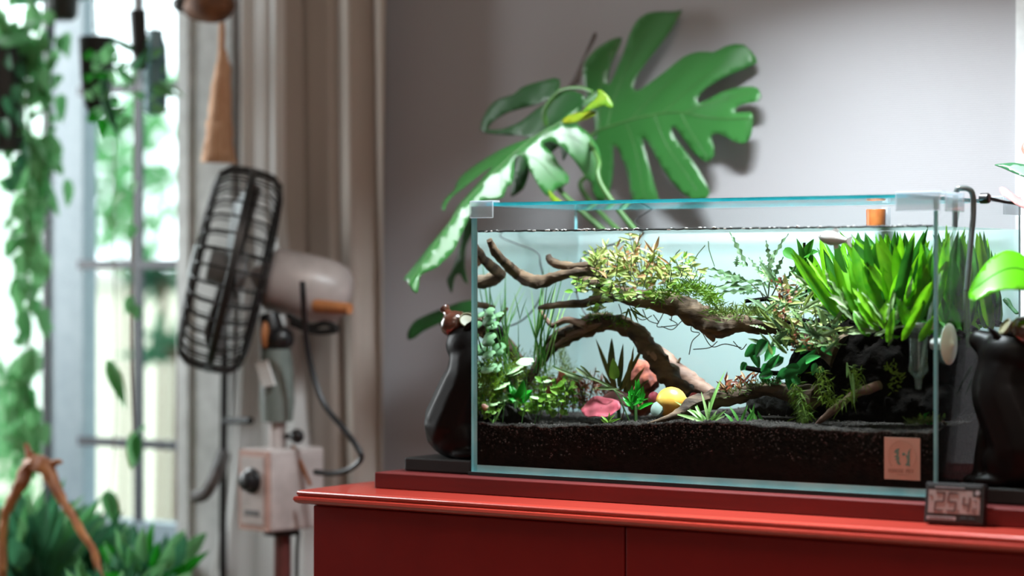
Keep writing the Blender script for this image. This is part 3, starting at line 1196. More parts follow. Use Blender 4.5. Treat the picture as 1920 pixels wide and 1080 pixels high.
dF = lambda px, py: (-.00015 * side(px, py) if side(px, py) > 0 else .0009 * side(px, py)) - .0000010 * side(px, py) ** 2
right = C5([(990, 425), (1012, 450), (985, 470), (950, 500), (880, 545), (830, 585), (815, 600), (860, 602), (905, 606), (950, 640), (988, 682), (1005, 720),
            (1000, 760), (978, 800), (966, 850), (940, 830), (915, 800), (870, 750), (820, 705), (790, 686), (750, 676), (712, 684), (722, 704), (770, 735),
            (800, 780), (855, 828), (845, 855), (790, 870), (755, 920), (735, 918), (700, 880), (660, 820), (640, 770), (605, 745), (582, 765), (580, 850),
            (565, 895), (545, 888), (530, 950), (480, 960), (430, 970), (398, 995)]) + [(884, 396), (872, 420), (850, 468), (818, 500), (787, 514), (783, 551), (772, 545), (762, 520), (750, 512),
            (772, 490), (805, 452), (844, 412)] + C5([(300, 990), (420, 850), (480, 768), (430, 785), (330, 840), (262, 868), (238, 915), (236, 972), (214, 930), (220, 880), (240, 842), (284, 812), (282, 770),
            (300, 720), (350, 682), (430, 657), (520, 642), (600, 646), (655, 662), (700, 636), (745, 606), (800, 572), (860, 525), (930, 462)])
fl, SFr = traced_leaf('leaf', right, OF, NF, mon, M['monst'], 8, dF)
fl['label'] = 'front leaf with pale lit lobes arching down to the left'
veins(SFr, [midF, C5([(700, 660), (830, 650), (950, 700), (990, 760)]), C5([(600, 735), (700, 770), (780, 840), (830, 840)]), C5([(520, 810), (520, 880), (520, 940)]),
            C5([(600, 730), (480, 690), (330, 730)])], fl, NF, .001, .0009)
# rolled yellow-green lobe at the head of the front leaf
o, _ = traced_leaf('leaf', C5([(808, 586), (850, 560), (905, 545), (985, 538), (980, 560), (940, 578), (880, 596), (820, 602)]), at(1085, 215, .285), (.1, -.8, .5), mon, M['monsty'], 7, None)
o, _ = traced_leaf('leaf', C5([(985, 428), (1010, 440), (1045, 470), (1070, 522), (1050, 530), (1020, 510), (990, 520), (955, 535), (930, 548), (900, 552), (950, 505), (990, 470)]), at(1120, 190, .283), (.3, -.9, .2), mon, M['monsty'], 6, None)
o['label'] = 'curled yellowing lobe'
# dark leaf behind the front leaf
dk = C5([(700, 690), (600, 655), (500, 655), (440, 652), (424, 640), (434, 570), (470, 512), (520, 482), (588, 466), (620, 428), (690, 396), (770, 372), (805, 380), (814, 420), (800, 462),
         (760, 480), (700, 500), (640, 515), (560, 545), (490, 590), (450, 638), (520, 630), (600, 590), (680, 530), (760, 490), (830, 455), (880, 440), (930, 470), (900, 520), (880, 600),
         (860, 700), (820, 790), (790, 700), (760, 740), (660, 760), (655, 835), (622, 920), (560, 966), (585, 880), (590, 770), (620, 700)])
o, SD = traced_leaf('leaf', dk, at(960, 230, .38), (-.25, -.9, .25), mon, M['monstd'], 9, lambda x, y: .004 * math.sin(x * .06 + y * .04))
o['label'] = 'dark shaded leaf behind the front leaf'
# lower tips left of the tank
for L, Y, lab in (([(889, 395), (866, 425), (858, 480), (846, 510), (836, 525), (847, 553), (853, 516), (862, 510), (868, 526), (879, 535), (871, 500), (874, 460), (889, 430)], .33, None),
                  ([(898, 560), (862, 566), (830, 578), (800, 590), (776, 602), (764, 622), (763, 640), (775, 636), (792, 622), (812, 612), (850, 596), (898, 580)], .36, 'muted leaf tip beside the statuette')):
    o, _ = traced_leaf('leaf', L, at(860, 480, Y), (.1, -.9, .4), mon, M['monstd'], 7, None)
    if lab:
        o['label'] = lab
o, _ = traced_leaf('leaf', C5([(905, 400), (850, 430), (830, 440), (870, 380), (920, 270), (965, 160), (985, 150), (985, 175), (950, 240), (915, 300)]), at(1090, 120, .465), (0, -1, .1), mon, M['sheath'], 8, None)
o['label'] = 'narrow dry brown sheath'
o, _ = traced_leaf('leaf', C5([(745, 915), (760, 935), (800, 970), (835, 1000), (780, 1000), (750, 960)]), at(1040, 372, .262), (.2, -.8, .5), mon, M['monsty'], 6, None)  # back-lit glow of this curl painted in as yellow-green
mb = MB()
base = V((.2, .385, .94))
for path in ([(1150, 381, .30), (1122, 300, .31), (1105, 262, .37), (1119, 247, .495)], [(1078, 385, .33), (1052, 345, .34), (1010, 300, .34), (992, 262, .312)],
             [(1112, 385, .40), (1104, 320, .40), (1080, 250, .385)], [(1023, 235, .33), (1022, 205, .32), (1050, 172, .315), (1085, 165, .30), (1110, 172, .287)]):
    pts = [at(*p) for p in path]
    if path[0][1] > 300:
        pts = [base + V((random.uniform(-.02, .02), 0, 0))] + pts
    q = spline([tuple(p) for p in pts], 8)
    MB().tube(q, [.0042 - .0018 * i / len(q) for i in range(len(q))], 8).build('petiole', M['stalk'], mon)
MB().tube([base - V((0, 0, .005)), base + V((0, 0, .03)), base + V((-.02, 0, .09))], [.016, .014, .008], 10).build('stem', M['stalk'], mon)

# ------------------------------------------------------------------ two black statuettes
def statuette(label, x, sg, Y, slab0, slab1):
    z0 = .8200
    t = thing('statuette', label, 'statue', (x, Y, z0), 'pair of black statuettes beside the aquarium')
    # slab
    MB().box((x - slab0, Y - .042, z0), (x + slab1, Y + .046, z0 + .0165)).build('slab', M['blackm'], t, False, bevel=.002)
    z = z0 + .0165
    P = lambda a, b, c: V((x + sg * (a - .002), Y + b, z + c))
    parts = [('b', P(-.024, 0, .038), (.037, .038, .040)), ('b', P(-.010, .022, .026), (.032, .016, .027)), ('b', P(-.010, -.022, .026), (.032, .016, .027)),
             ('t', [P(-.020, 0, .04), P(-.006, 0, .072), P(.006, 0, .100), P(.006, 0, .122)], [.043, .040, .037, .032]),
             ('b', P(.002, 0, .138), (.034, .029, .028)), ('t', [P(.006, 0, .136), P(.024, 0, .148), P(.036, 0, .154)], [.022, .017, .012]),
             ('t', [P(.012, .013, .085), P(.024, .013, .045), P(.030, .013, .006)], [.013, .010, .009]),
             ('t', [P(.012, -.013, .085), P(.024, -.013, .045), P(.030, -.013, .006)], [.013, .010, .009]),
             ('b', P(.036, .013, .005), (.014, .010, .0065)), ('b', P(.036, -.013, .005), (.014, .010, .0065)),
             ('b', P(.012, .028, .006), (.022, .010, .007)), ('b', P(.012, -.028, .006), (.022, .010, .007)),
             ('t', [P(-.044, .006, .012), P(-.050, .02, .008), P(-.03, .038, .007), P(.0, .042, .007)], [.008, .007, .007, .005])]
    body = blob(parts, 'body', M['statue'], t, .0026, 5)
    for s in (-1, 1):
        MB().tube([P(.004, s * .012, .152), P(.012, s * .018, .163), P(.020, s * .020, .170)], [.0085, .006, .0012], 8, flat=.5).build('ear', M['statue'], t)
    jb = MB().lathe([(.004, -.002), (.012, 0), (.020, .006), (.0235, .015), (.0215, .024), (.014, .031), (.0075, .036), (.006, .040), (.0085, .046), (.0080, .048), (.004, .049)], (0, 0, 0), 20)
    R = Matrix.Rotation(sg * math.radians(-38), 4, 'Y')
    jb.v = [P(-.012, -.006, .154) + (R @ v) * .80 for v in jb.v]
    j = jb.build('bulb_jar', M['jar'], t)
    mo = MB().lathe([(.0105, 0), (.0115, .004), (.0105, .0045), (.0095, .002), (.001, .0015)], (0, 0, 0), 18)
    R2 = Matrix.Rotation(sg * math.radians(50), 4, 'Y') @ Matrix.Rotation(math.radians(40), 4, 'X')
    mo.v = [P(.001, -.009, .168) + (R2 @ v) * .85 for v in mo.v]
    mo.build('jar_mouth', M['jarin'], j)
    return t


sx = at(757, 870, .003).x
statuette('black seated animal statuette with brown bulb jar, at the left of the aquarium', sx + .072, 1, .046, .072, -.003 - (sx + .072))
sx2 = at(1834, 930, .004).x
statuette('black seated animal statuette with brown bulb jar, at the right behind the thermometer', .662, -1, .050, .0575, .09)

# ------------------------------------------------------------------ thermometer in front of the tank
za = .8196
pL, pR = at(1737, 975, -.052), at(1836, 985, -.038)
tw = (pR - pL).length
ang = math.atan2(pR.y - pL.y, pR.x - pL.x)
Mx = Matrix.Translation(V(((pL.x + pR.x) / 2, (pL.y + pR.y) / 2, .8003))) @ Matrix.Rotation(math.radians(3), 4, 'Z')
th = thing('thermometer', 'small black digital thermometer reading 25.4 standing at the right front of the tank', 'thermometer', None, matrix=Mx)
TW, TH, TD = .064, .043, .015
RX = Matrix.Rotation(math.radians(-8), 4, 'X')


def tpart(name, mb, m, bevel=0.0, parent=None):
    mb.v = [RX @ (v + V((0, 0, 0))) for v in mb.v]
    return mb.build(name, m, parent or th, False, True, bevel)


case = tpart('case', MB().box((-TW / 2, 0, .0015), (TW / 2, TD, TH + .0015)), M['black'], .002)
tpart('bezel', MB().box((-TW / 2 + .003, -.0008, .0045), (TW / 2 - .003, .0002, TH - .0015)), M['blackm'], .0005)
tpart('screen', MB().prism([(-.0275, -.0009, .0125), (.0285, -.0009, .0125), (.0285, -.0009, .0305), (.0205, -.0009, .0305), (.0205, -.0009, .0365), (-.0275, -.0009, .0365)], (0, .0003, 0)), M['lcd'])
SEG = {'2': 'abged', '5': 'afgcd', '4': 'fgbc', 'C': 'afed', 'c': 'ged'}


def digit(ch, x, z, wd, h, tk=.0016):
    mb = MB()
    y0, y1 = -.0013, -.0009
    g = tk * .25
    S = dict(a=(x + g, z + h - tk, x + wd - g, z + h), g=(x + g, z + h / 2 - tk / 2, x + wd - g, z + h / 2 + tk / 2), d=(x + g, z, x + wd - g, z + tk),
             f=(x, z + h / 2 + g, x + tk, z + h - g), b=(x + wd - tk, z + h / 2 + g, x + wd, z + h - g), e=(x, z + g, x + tk, z + h / 2 - g), c=(x + wd - tk, z + g, x + wd, z + h / 2 - g))
    for s in SEG[ch]:
        a, b, c, d = S[s]
        mb.box((a, y0, b), (c, y1, d))
    for v in mb.v:
        v.x += (v.z - z) * .10
    return mb


for ch, x, wd, h in (('2', -.0215, .0105, .0205), ('5', -.008, .0105, .0205), ('4', .0085, .0085, .0165), ('c', .0205, .0045, .0085)):
    tpart('digit', digit(ch, x, .0142, wd, h, .0018 if wd > .006 else .0011), M['seg'])
tpart('decimal_point', MB().box((.0045, -.0013, .0142), (.0063, -.0009, .0160)), M['seg'])
tpart('degree_mark', MB().lathe([(.0006, 0), (.0011, 0), (.0011, .0004), (.0006, .0004)], (.0235, -.0013, .0265), 12, 'Y'), M['seg'])
tpart('minus_mark', MB().box((-.0262, -.0013, .0300), (-.0232, -.0009, .0308)), M['seg'])
tpart('label_strip', MB().box((-.0285, -.0011, .0055), (.003, -.0007, .0092)), M['silver'])
sm = MB()
xx = -.0265
while xx < .0:
    l = random.uniform(.001, .003)
    sm.box((xx, -.0014, .0066), (xx + l, -.0011, .0079))
    xx += l + .0008
stuff(tpart('small_print', sm, M['blackm']))
sm = MB()
xx = -.0205
while xx < .011:
    l = random.uniform(.001, .0028)
    sm.box((xx, -.0012, .0386), (xx + l, -.0008, .0399))
    xx += l + .0007
stuff(tpart('title_print', sm, M['silver']))
tpart('round_mark', MB().lathe([(.0026, -.0013), (.0026, -.0007)], (.0255, 0, .0350), 18, 'Y'), M['silver'])
for x in (.0115, .0205):
    tpart('button', MB().box((x - .0032, -.0018, .0055), (x + .0032, -.0006, .0088)), M['black'], .0006)

# probe and wire inside the tank
pr = thing('temperature_probe', 'thin black sensor wire and probe hanging in the tank behind the driftwood', 'probe', at(1170, 617, .17))
q = spline([tuple(at(*p)) for p in ((1232, 385, .236), (1222, 392, .232), (1190, 416, .222), (1205, 440, .215), (1112, 470, .20), (1086, 495, .19), (1080, 540, .19), (1095, 585, .185), (1125, 612, .18), (1165, 616, .17))], 6)
MB().tube(q, .0011, 6).build('wire', M['blackm'], pr)
MB().tube([at(1163, 616, .17), at(1168, 616, .17), at(1188, 617, .17), at(1190, 617, .17)], [.0015, .0026, .0026, .0016], 10).build('sensor_tip', M['black'], pr)

# ------------------------------------------------------------------ card on the front glass
yc = -.0012
A, B_ = at(1658, 898, yc), at(1725, 822, yc)
cw, chh = B_.x - A.x, B_.z - A.z
card = thing('sticker', 'beige sticker with a ring emblem and shop name on the front glass', 'sticker', (A.x + cw / 2, yc, A.z))
MB().box((A.x, yc, A.z), (B_.x, -.0002, B_.z)).build('sheet', M['card'], card, False)


def Q(u, v):
    return V((A.x + cw * u, yc - .00025, A.z + chh * v))


def flat(polys, name, m, parent=card):
    mb = MB()
    for p in polys:
        mb.prism([Q(*q) for q in p], (0, .0003, 0))
    return mb.build(name, m, parent, False)


rg = []
for k in range(48):
    a0, a1 = k * math.pi / 24, (k + 1) * math.pi / 24
    R0, R1 = .385, .397
    rr = lambda a, R: (.5 + R * math.cos(a), .565 + R * math.sin(a) * cw / chh)
    if not (math.radians(225) < (a0 + a1) / 2 < math.radians(315)):
        rg.append([rr(a0, R0), rr(a1, R0), rr(a1, R1), rr(a0, R1)])
stuff(flat(rg, 'ring', M['inkl']))
flat([[(.30, .70), (.37, .735), (.44, .74), (.41, .70), (.41, .62), (.40, .57), (.43, .52), (.42, .44), (.47, .36), (.40, .35), (.35, .40), (.35, .46), (.29, .47), (.34, .50), (.32, .53), (.27, .54), (.35, .585), (.34, .62), (.28, .63)]], 'fish_emblem', M['inkg'])
flat([[(.76, .75), (.70, .72), (.66, .66), (.66, .60), (.63, .58), (.60, .62), (.62, .54), (.65, .48), (.63, .40), (.58, .35), (.66, .335), (.73, .33), (.71, .40), (.715, .5), (.71, .60), (.72, .69)]], 'leaf_emblem', M['inkg'])
flat([[(.545 + .04 * math.cos(k * math.pi / 8), .61 + .04 * cw / chh * math.sin(k * math.pi / 8)) for k in range(16)]], 'dot', M['inkg'])
GL = {'H': [(0, 0, 0, 1), (.7, 0, .7, 1), (0, .5, .7, .5), (-.14, 0, .16, 0), (-.14, 1, .16, 1), (.54, 0, .84, 0), (.54, 1, .84, 1)],
      'I': [(.2, 0, .2, 1), (.04, 0, .36, 0), (.04, 1, .36, 1)],
      'R': [(0, 0, 0, 1), (0, 1, .45, 1), (.45, 1, .6, .85), (.6, .85, .6, .65), (.6, .65, .45, .5), (0, .5, .45, .5), (.35, .5, .7, 0), (-.14, 0, .16, 0)],
      'O': [(.2, 0, .5, 0), (.5, 0, .72, .3), (.72, .3, .72, .7), (.72, .7, .5, 1), (.5, 1, .2, 1), (.2, 1, 0, .7), (0, .7, 0, .3), (0, .3, .2, 0)],
      'S': [(.55, .8, .4, 1), (.4, 1, .15, 1), (.15, 1, 0, .8), (0, .8, .08, .6), (.08, .6, .5, .42), (.5, .42, .58, .2), (.58, .2, .42, 0), (.42, 0, .15, 0), (.15, 0, 0, .2)],
      'E': [(0, 0, 0, 1), (-.1, 1, .55, 1), (0, .5, .45, .5), (-.1, 0, .58, 0), (.55, 1, .55, .82), (.58, 0, .58, .2)],
      'P': [(0, 0, 0, 1), (-.1, 1, .45, 1), (.45, 1, .6, .85), (.6, .85, .6, .65), (.6, .65, .45, .48), (.45, .48, 0, .48), (-.14, 0, .2, 0)],
      'T': [(.3, 0, .3, 1), (-.05, 1, .65, 1), (-.05, 1, -.05, .82), (.65, 1, .65, .82), (.15, 0, .45, 0)]}


def word(txt, u, v, h, parent, wd=.02):
    x = u
    for ch in txt:
        if ch == ' ':
            x += h * .55 * chh / cw
            continue
        polys = []
        for a, b, c, d in GL[ch]:
            p, q = V((a, b)), V((c, d))
            t = (q - p).normalized()
            nn = V((-t.y, t.x)) * (.075 if abs(t.y) > .5 else .045)
            polys.append([(x + (r.x) * h * chh / cw, v + r.y * h) for r in (p - nn, q - nn, q + nn, p + nn)])
        flat(polys, 'letter', M['inkb'], parent)
        x += ({'I': .62, 'H': 1.08, 'O': 1.0}.get(ch, .92)) * h * chh / cw


word('HIROSE PET', .125, .175, .075, card)
sp = []
u = .36
while u < .66:
    l = random.uniform(.02, .05)
    sp.append([(u, .115), (u + l, .115), (u + l, .128), (u, .128)])
    u += l + .012
stuff(flat(sp, 'small_print', M['inkl']))

# ------------------------------------------------------------------ diffuser, hose and suction cups
df = thing('glass_diffuser', 'clear glass tube diffuser with white ceramic disc inside the right pane', 'diffuser', at(1722, 660, .03))
Yd = .030
c0 = at(1722, 605, Yd)
s = pxm(Yd, 1722)
MB().lathe([(16 * s, 0), (17 * s, .2 * s), (17 * s, -75 * s), (19 * s, -85 * s), (18 * s, -92 * s), (8 * s, -103 * s), (6 * s, -125 * s), (5 * s, -125 * s)], c0, 24).build('glass_body', M['diff'], df)
MB().lathe([(15 * s, 0), (15.5 * s, 1 * s), (15.5 * s, 8 * s), (15 * s, 9 * s)], c0 - V((0, 0, 9 * s)), 24).build('ceramic_disc', M['ceramic'], df)
MB().tube(spline([tuple(at(*p)) for p in ((1722, 706, Yd), (1727, 690, Yd), (1735, 640, Yd + .004), (1750, 560, Yd + .008), (1776, 480, .075), (1790, 430, .095), (1797, 392, .10))], 5), 3.6 * s, 8).build('inner_hose', M['hosec'], df)
MB().ball(at(1745, 611, Yd), 9 * s, 2, (1, 1, .9)).build('hose_fitting', M['copper'], df)
xr = W
cupc = atX(1779, 645, xr + .002)
MB().lathe([(.004, -.012), (.0042, -.001), (.006, 0), (.0215, .0008), (.0225, .0018), (.020, .0030), (.012, .0048), (.004, .0062), (.0028, .0075), (.001, .0078)], V((xr + .0006, cupc.y, cupc.z)), 28, 'X').build('suction_cup', M['cup'], df)
MB().lathe([(.0055, -.012), (.0065, -.010), (.0065, -.0005), (.005, 0)], V((xr - G - .0005, cupc.y, cupc.z)), 18, 'X').build('cup_stem', M['white'], df)
hs = thing('rim_hose', 'smoky grey bent tube hooked over the right rim of the aquarium', 'hose', V((xr + .006, .08, T1)))
ph = lambda a, b: tuple(atX(a, b, xr + .007))
q = [(ph(1797, 392)[0] - .018, ph(1822, 385)[1] - .004, T1 - .03), (ph(1797, 392)[0] - .017, ph(1822, 385)[1] - .004, T1 + .006), (xr - .004, ph(1822, 385)[1] - .002, T1 + .0125), (xr + .006, ph(1824, 385)[1], T1 + .008), ph(1825, 400), ph(1821, 445), ph(1816, 500), ph(1812, 545)]
MB().tube(spline(q, 6), .0032, 10).build('bent_tube', M['hose'], hs)
MB().tube(spline([ph(1812, 545), ph(1812, 580), ph(1815, 620), ph(1818, 650)], 4), .0035, 10).build('clear_tube', M['hosec'], hs)
kn = thing('clamp_knob', 'small black round knob with stem on the right rear rim of the aquarium', 'knob', V((W - .002, D - .05, T1 + .008)))
pk = atX(1847, 372, W + .001)
MB().lathe([(.0045, -.006), (.0058, -.005), (.0058, .004), (.0045, .0055), (.001, .006)], pk, 16, 'X').build('knob_head', M['black'], kn)
MB().tube([pk + V((.004, 0, 0)), atX(1880, 378, W + .012), atX(1905, 382, W + .02)], [.0022, .0018, .0016], 8).build('stem', M['black'], kn)
MB().box((W - .008, pk.y - .004, T1 + .0002), (W + .004, pk.y + .004, pk.z - .002)).build('foot', M['black'], kn, False)
ac = thing('amber_cup', 'amber plastic feeding cup on the back pane above the water line', 'cup', at(1645, 425, .225))
pa, pb = at(1627, 426, .226), at(1663, 388, .226)
MB().lathe([(.010, 0), (.0112, .001), (.0115, .020), (.0110, .021), (.0102, .020), (.0098, .002), (.001, .0018)], V(((pa.x + pb.x) / 2, .222, pa.z)), 20).build('cup_body', M['amber'], ac)
MB().box((pb.x - .006, .226, pa.z + .002), (pb.x + .001, .2345, pb.z)).build('bracket', M['clip'], ac, False)

# ------------------------------------------------------------------ anthurium at the right edge
an = thing('anthurium', 'potted anthurium with coral flowers and glossy leaves at the right of the tank', 'plant', (.76, .27, .8197))
MB().lathe([(.055, 0), (.060, .004), (.078, .17), (.082, .175), (.082, .185), (.074, .185), (.072, .17), (.01, .168)], (.76, .27, .8197)).build('pot', M['pot'], an)  # unseen pot, shaped tall and dark to darken the right pane's reflection
ab = V((.76, .27, .985))
ol = [(1818, 545), (1832, 525), (1848, 507), (1868, 494), (1890, 486), (1910, 489), (1930, 500), (1950, 520), (1960, 548), (1940, 556), (1915, 560), (1890, 560), (1868, 563), (1845, 570), (1826, 572), (1816, 562)]
Oa, Na = at(1880, 530, .022), V((.15, -.55, .8))
Sa = lambda x, y: .012 * (1 - ((x - 1890) / 80) ** 2)
o, S_ = traced_leaf('leaf', ol, Oa, Na, an, M['anth'], 7, Sa)
o['label'] = 'bright green broad leaf in front of the tank'
veins(S_, [[(1960, 535), (1900, 520), (1822, 552)]], o, Na, .0008, .0008, 'midrib', 'anth')
o, S_ = traced_leaf('leaf', [(1862, 309), (1880, 307), (1900, 305), (1930, 310), (1960, 330), (1940, 338), (1915, 330), (1895, 322), (1878, 314)], at(1900, 318, .2), (.1, -.75, .6), an, M['anthd'], 6, None)
o['label'] = 'dark grey-green pointed leaf'
o, _ = traced_leaf('spathe', [(1873, 353), (1880, 352), (1900, 366), (1930, 378), (1960, 392), (1930, 390), (1905, 385), (1888, 374), (1878, 368)], at(1900, 370, .17), (.1, -.7, .7), an, M['spathep'], 5, lambda x, y: .003 * math.sin((x - 1870) * .08))
o, _ = traced_leaf('spathe', [(1918, 268), (1930, 262), (1955, 275), (1960, 300), (1935, 296), (1920, 292), (1914, 280)], at(1930, 280, .2), (-.2, -.8, .5), an, M['spathe'], 5, None)
for a in ((1955, 535, .048), (1955, 325, .2), (1955, 388, .17), (1955, 290, .2)):
    e = at(*a)
    MB().tube(spline([tuple(ab), tuple(ab.lerp(e, .5) + V((.01, 0, .03))), tuple(e)], 8), .0022, 8).build('petiole', M['stalk'], an)
ol2 = [(1905, 585), (1895, 600), (1880, 610), (1895, 592)]
for L, Y in (([(1893, 560), (1900, 575), (1912, 588), (1904, 590), (1890, 575), (1878, 562), (1884, 558)], .19), ([(1898, 685), (1904, 695), (1909, 720), (1909, 745), (1905, 720), (1899, 700)], .2)):
    o, _ = traced_leaf('leaf', L, at(1895, 575, Y), (.1, -.8, .4), an, M['anthd'], 4, None)
# ------------------------------------------------------------------ fan on a stand
FC = at(433, 506, .30)
ax = (-RGT * .955 + UP * .22 + TOCAM * .12).normalized()
zz = (UP - ax * UP.dot(ax)).normalized()
yy = zz.cross(ax)
FM = Matrix((ax, yy, zz)).transposed().to_4x4()
FM.translation = FC
fan = thing('pedestal_fan', 'ivory pedestal fan with black wire cage standing before the curtain', 'fan', None, matrix=FM)
R = .150


def fpart(mb, name, m, parent=None, smooth=True, bevel=0):
    return mb.build(name, M[m] if isinstance(m, str) else m, parent or fan, smooth, True, bevel)


def ring(r, x, t, n=48):
    return MB().tube([(x, r * math.cos(2 * math.pi * k / n), r * math.sin(2 * math.pi * k / n)) for k in range(n + 1)], t, 6, False)


def guard(name, sg, dep):
    g = fpart(ring(R, 0, .0034), name, 'fanwire')
    prof = [(.028, dep), (.07, dep * .99), (.115, dep * .95), (.136, dep * .84), (.147, dep * .6), (R, dep * .25), (R, 0)]
    for r, x in ((.028, dep), (.10, dep * .96), (.137, dep * .84)):
        o = ring(r, sg * x, .0024).build('ring', M['fanwire'], g, True, True)
    me = MB().tube([(sg * x, 0, r) for r, x in prof], .0019, 5).mesh('wire', M['fanwire'])
    for k in range(36):
        o = bpy.data.objects.new('wire', me)
        COL.objects.link(o)
        o.parent = g
        o.rotation_euler = (2 * math.pi * k / 36, 0, 0)
    return g


guard('front_guard', 1, .055)
guard('rear_guard', -1, .052)
fpart(MB().lathe([(.001, .060), (.022, .060), (.029, .057), (.030, .052), (.001, .052)], (0, 0, 0), 24, 'X'), 'badge', 'blade')
fpart(MB().lathe([(.149, -.006), (.153, -.005), (.153, .005), (.149, .006), (.146, .0)], (0, 0, 0), 48, 'X'), 'cage_band', 'fanwire')
bl = MB()
for k in range(4):
    a0 = k * math.pi / 2
    n0 = len(bl.v)
    for i in range(9):
        r = .025 + .105 * i / 8
        for j in range(7):
            t = j / 6 - .5
            a = a0 + t * (1.25 - .35 * abs(i / 8 - .5)) + .25 * i / 8
            bl.v.append(V((t * .035 * (.6 + .4 * i / 8), r * math.cos(a), r * math.sin(a))))
    for i in range(8):
        for j in range(6):
            a = n0 + i * 7 + j
            bl.f.append((a, a + 1, a + 8, a + 7))
            bl.s.append(0)
blades = bl.build('blades', M['blade'], fan, True, True)
del_ = blades
bpy.data.objects.remove(blades)
one = MB()
one.v = bl.v[:63]
one.f = bl.f[:48]
one.s = bl.s[:48]
mebl = one.mesh('blade', M['blade'])
for k in range(4):
    o = bpy.data.objects.new('blade', mebl)
    COL.objects.link(o)
    o.parent = fan
    o.rotation_euler = (k * math.pi / 2, 0, 0)
    o.modifiers.new('t', 'SOLIDIFY').thickness = .0015
fpart(MB().lathe([(.004, .035), (.022, .033), (.026, .02), (.026, -.02), (.02, -.024)], (0, 0, 0), 24, 'X'), 'hub', 'blade')
fpart(MB().lathe([(.006, -.03), (.03, -.05), (.042, -.056), (.047, -.062), (.048, -.12), (.046, -.150), (.040, -.168), (.025, -.178), (.001, -.18)], (0, 0, 0), 28, 'X'), 'motor_housing', 'fanw')
for x, a in ((-.09, -1.15), (-.115, -1.55), (-.14, -1.15), (-.10, -2.0)):
    p = V((x, .0478 * math.sin(a), .0478 * math.cos(a) * 1))
    fpart(MB().ball(p, .0055, 2), 'vent_knob', 'blackm')
# world-space column
root = fan
inv = FM.inverted()


def wpart(mb, name, m, smooth=True, bevel=0, parent=None):
    mb.v = [inv @ v for v in mb.v]
    return mb.build(name, M[m], parent or fan, smooth, True, bevel)


Yf = FC.y + .01
Pf = lambda a, b, y=None: at(a, b, Yf if y is None else y)
wpart(MB().tube([Pf(592, 574), Pf(625, 577), Pf(656, 579)], [.010, .0095, .008], 12), 'tilt_handle', 'orange')
wpart(MB().tube(spline([tuple(Pf(540, 592)), tuple(Pf(580, 612)), tuple(Pf(610, 606)), tuple(Pf(632, 618)), tuple(Pf(590, 622)), tuple(Pf(545, 606))], 5), .0045, 8), 'tilt_lever', 'blackm')
wpart(MB().tube([Pf(505, 588), Pf(510, 615), Pf(512, 660)], [.014, .017, .017], 14).ball(Pf(525, 635), .022, 2, (1, 1, .9)), 'tilt_joint', 'black')
wpart(MB().ball(Pf(497, 628, Yf - .02), .009, 2, (.5, 1, 2.2)), 'joint_clip', 'orange')
wpart(MB().tube([Pf(518, 655), Pf(519, 690), Pf(520, 755), Pf(520, 790)], [.021, .024, .025, .022], 20), 'neck', 'fangrey')
hl = Pf(497, 700, Yf - .025)
wpart(MB().prism([Pf(478, 680, Yf - .03), Pf(500, 675, Yf - .03), Pf(514, 722, Yf - .03), Pf(492, 726, Yf - .03)], (0, .004, 0)), 'neck_highlight', 'white', False)  # highlight on the grey neck, painted as a thin white plate
wpart(MB().tube([Pf(520, 785), Pf(520, 850)], .0125, 14), 'stem', 'fanw')
wpart(MB().ball(Pf(557, 818), .011, 2).tube([Pf(535, 818), Pf(552, 818)], .004, 8), 'height_knob', 'black')
# control box, one corner towards the camera
bc = Pf(528, 915)
Bm = Matrix.Rotation(PHI + math.radians(46), 4, 'Z')
bx = MB().box((-.048, -.034, -.058), (.052, .034, .058))
bx.v = [bc + (Bm @ v) for v in bx.v]


def bpart(mb, name, m, parent=None, smooth=False, bevel=0):
    mb.v = [bc + (Bm @ v) for v in mb.v]
    return wpart(mb, name, m, smooth, bevel, parent)


box = wpart(bx, 'control_box', 'fanw', False, .004)
bpart(MB().box((-.054, -.031, -.057), (-.048, .031, .057)), 'front_panel', 'fanpink', box)
bpart(MB().box((-.0555, -.024, -.048), (-.054, .024, .048)), 'panel_plate', 'fanw', box)
bpart(MB().lathe([(.019, 0), (.018, -.004), (.014, -.006), (.013, -.014), (.010, -.016), (.001, -.016)], (-.0555, 0, .014), 24, 'X'), 'dial', 'black', box, True)
bpart(MB().box((-.0562, -.016, -.036), (-.0555, .016, -.028)), 'panel_label', 'greyp', box)
wpart(MB().tube([Pf(527, 988), Pf(527, 1002)], [.024, .026], 20), 'collar', 'blackm')
pb_ = Pf(530, 995)
wpart(MB().tube([pb_, V((pb_.x, pb_.y, .03))], .0125, 16), 'pole', 'fanbrown')
wpart(MB().lathe([(.12, 0), (.12, .012), (.105, .022), (.03, .03), (.02, .04)], V((pb_.x, pb_.y, .0)), 36), 'base', 'fanbrown')
wpart(MB().tube(spline([tuple(Pf(a, b, y)) for a, b, y in ((567, 528, .25), (569, 560, .25), (572, 620, .27), (583, 685, .28), (606, 755, .28), (645, 805, .28), (672, 842, .28), (676, 862, .28), (655, 880, .28), (622, 888, .28), (590, 885, .28))], 6), .0042, 8), 'power_cord', 'black')
wpart(MB().tube(spline([tuple(Pf(a, b)) for a, b in ((548, 835), (565, 870), (582, 910))], 4), .0028, 6), 'side_stay', 'orange')
wpart(MB().tube(spline([tuple(Pf(a, b)) for a, b in ((560, 995), (557, 1040), (556, 1110))], 4), .0028, 6), 'lower_cord', 'blackm')

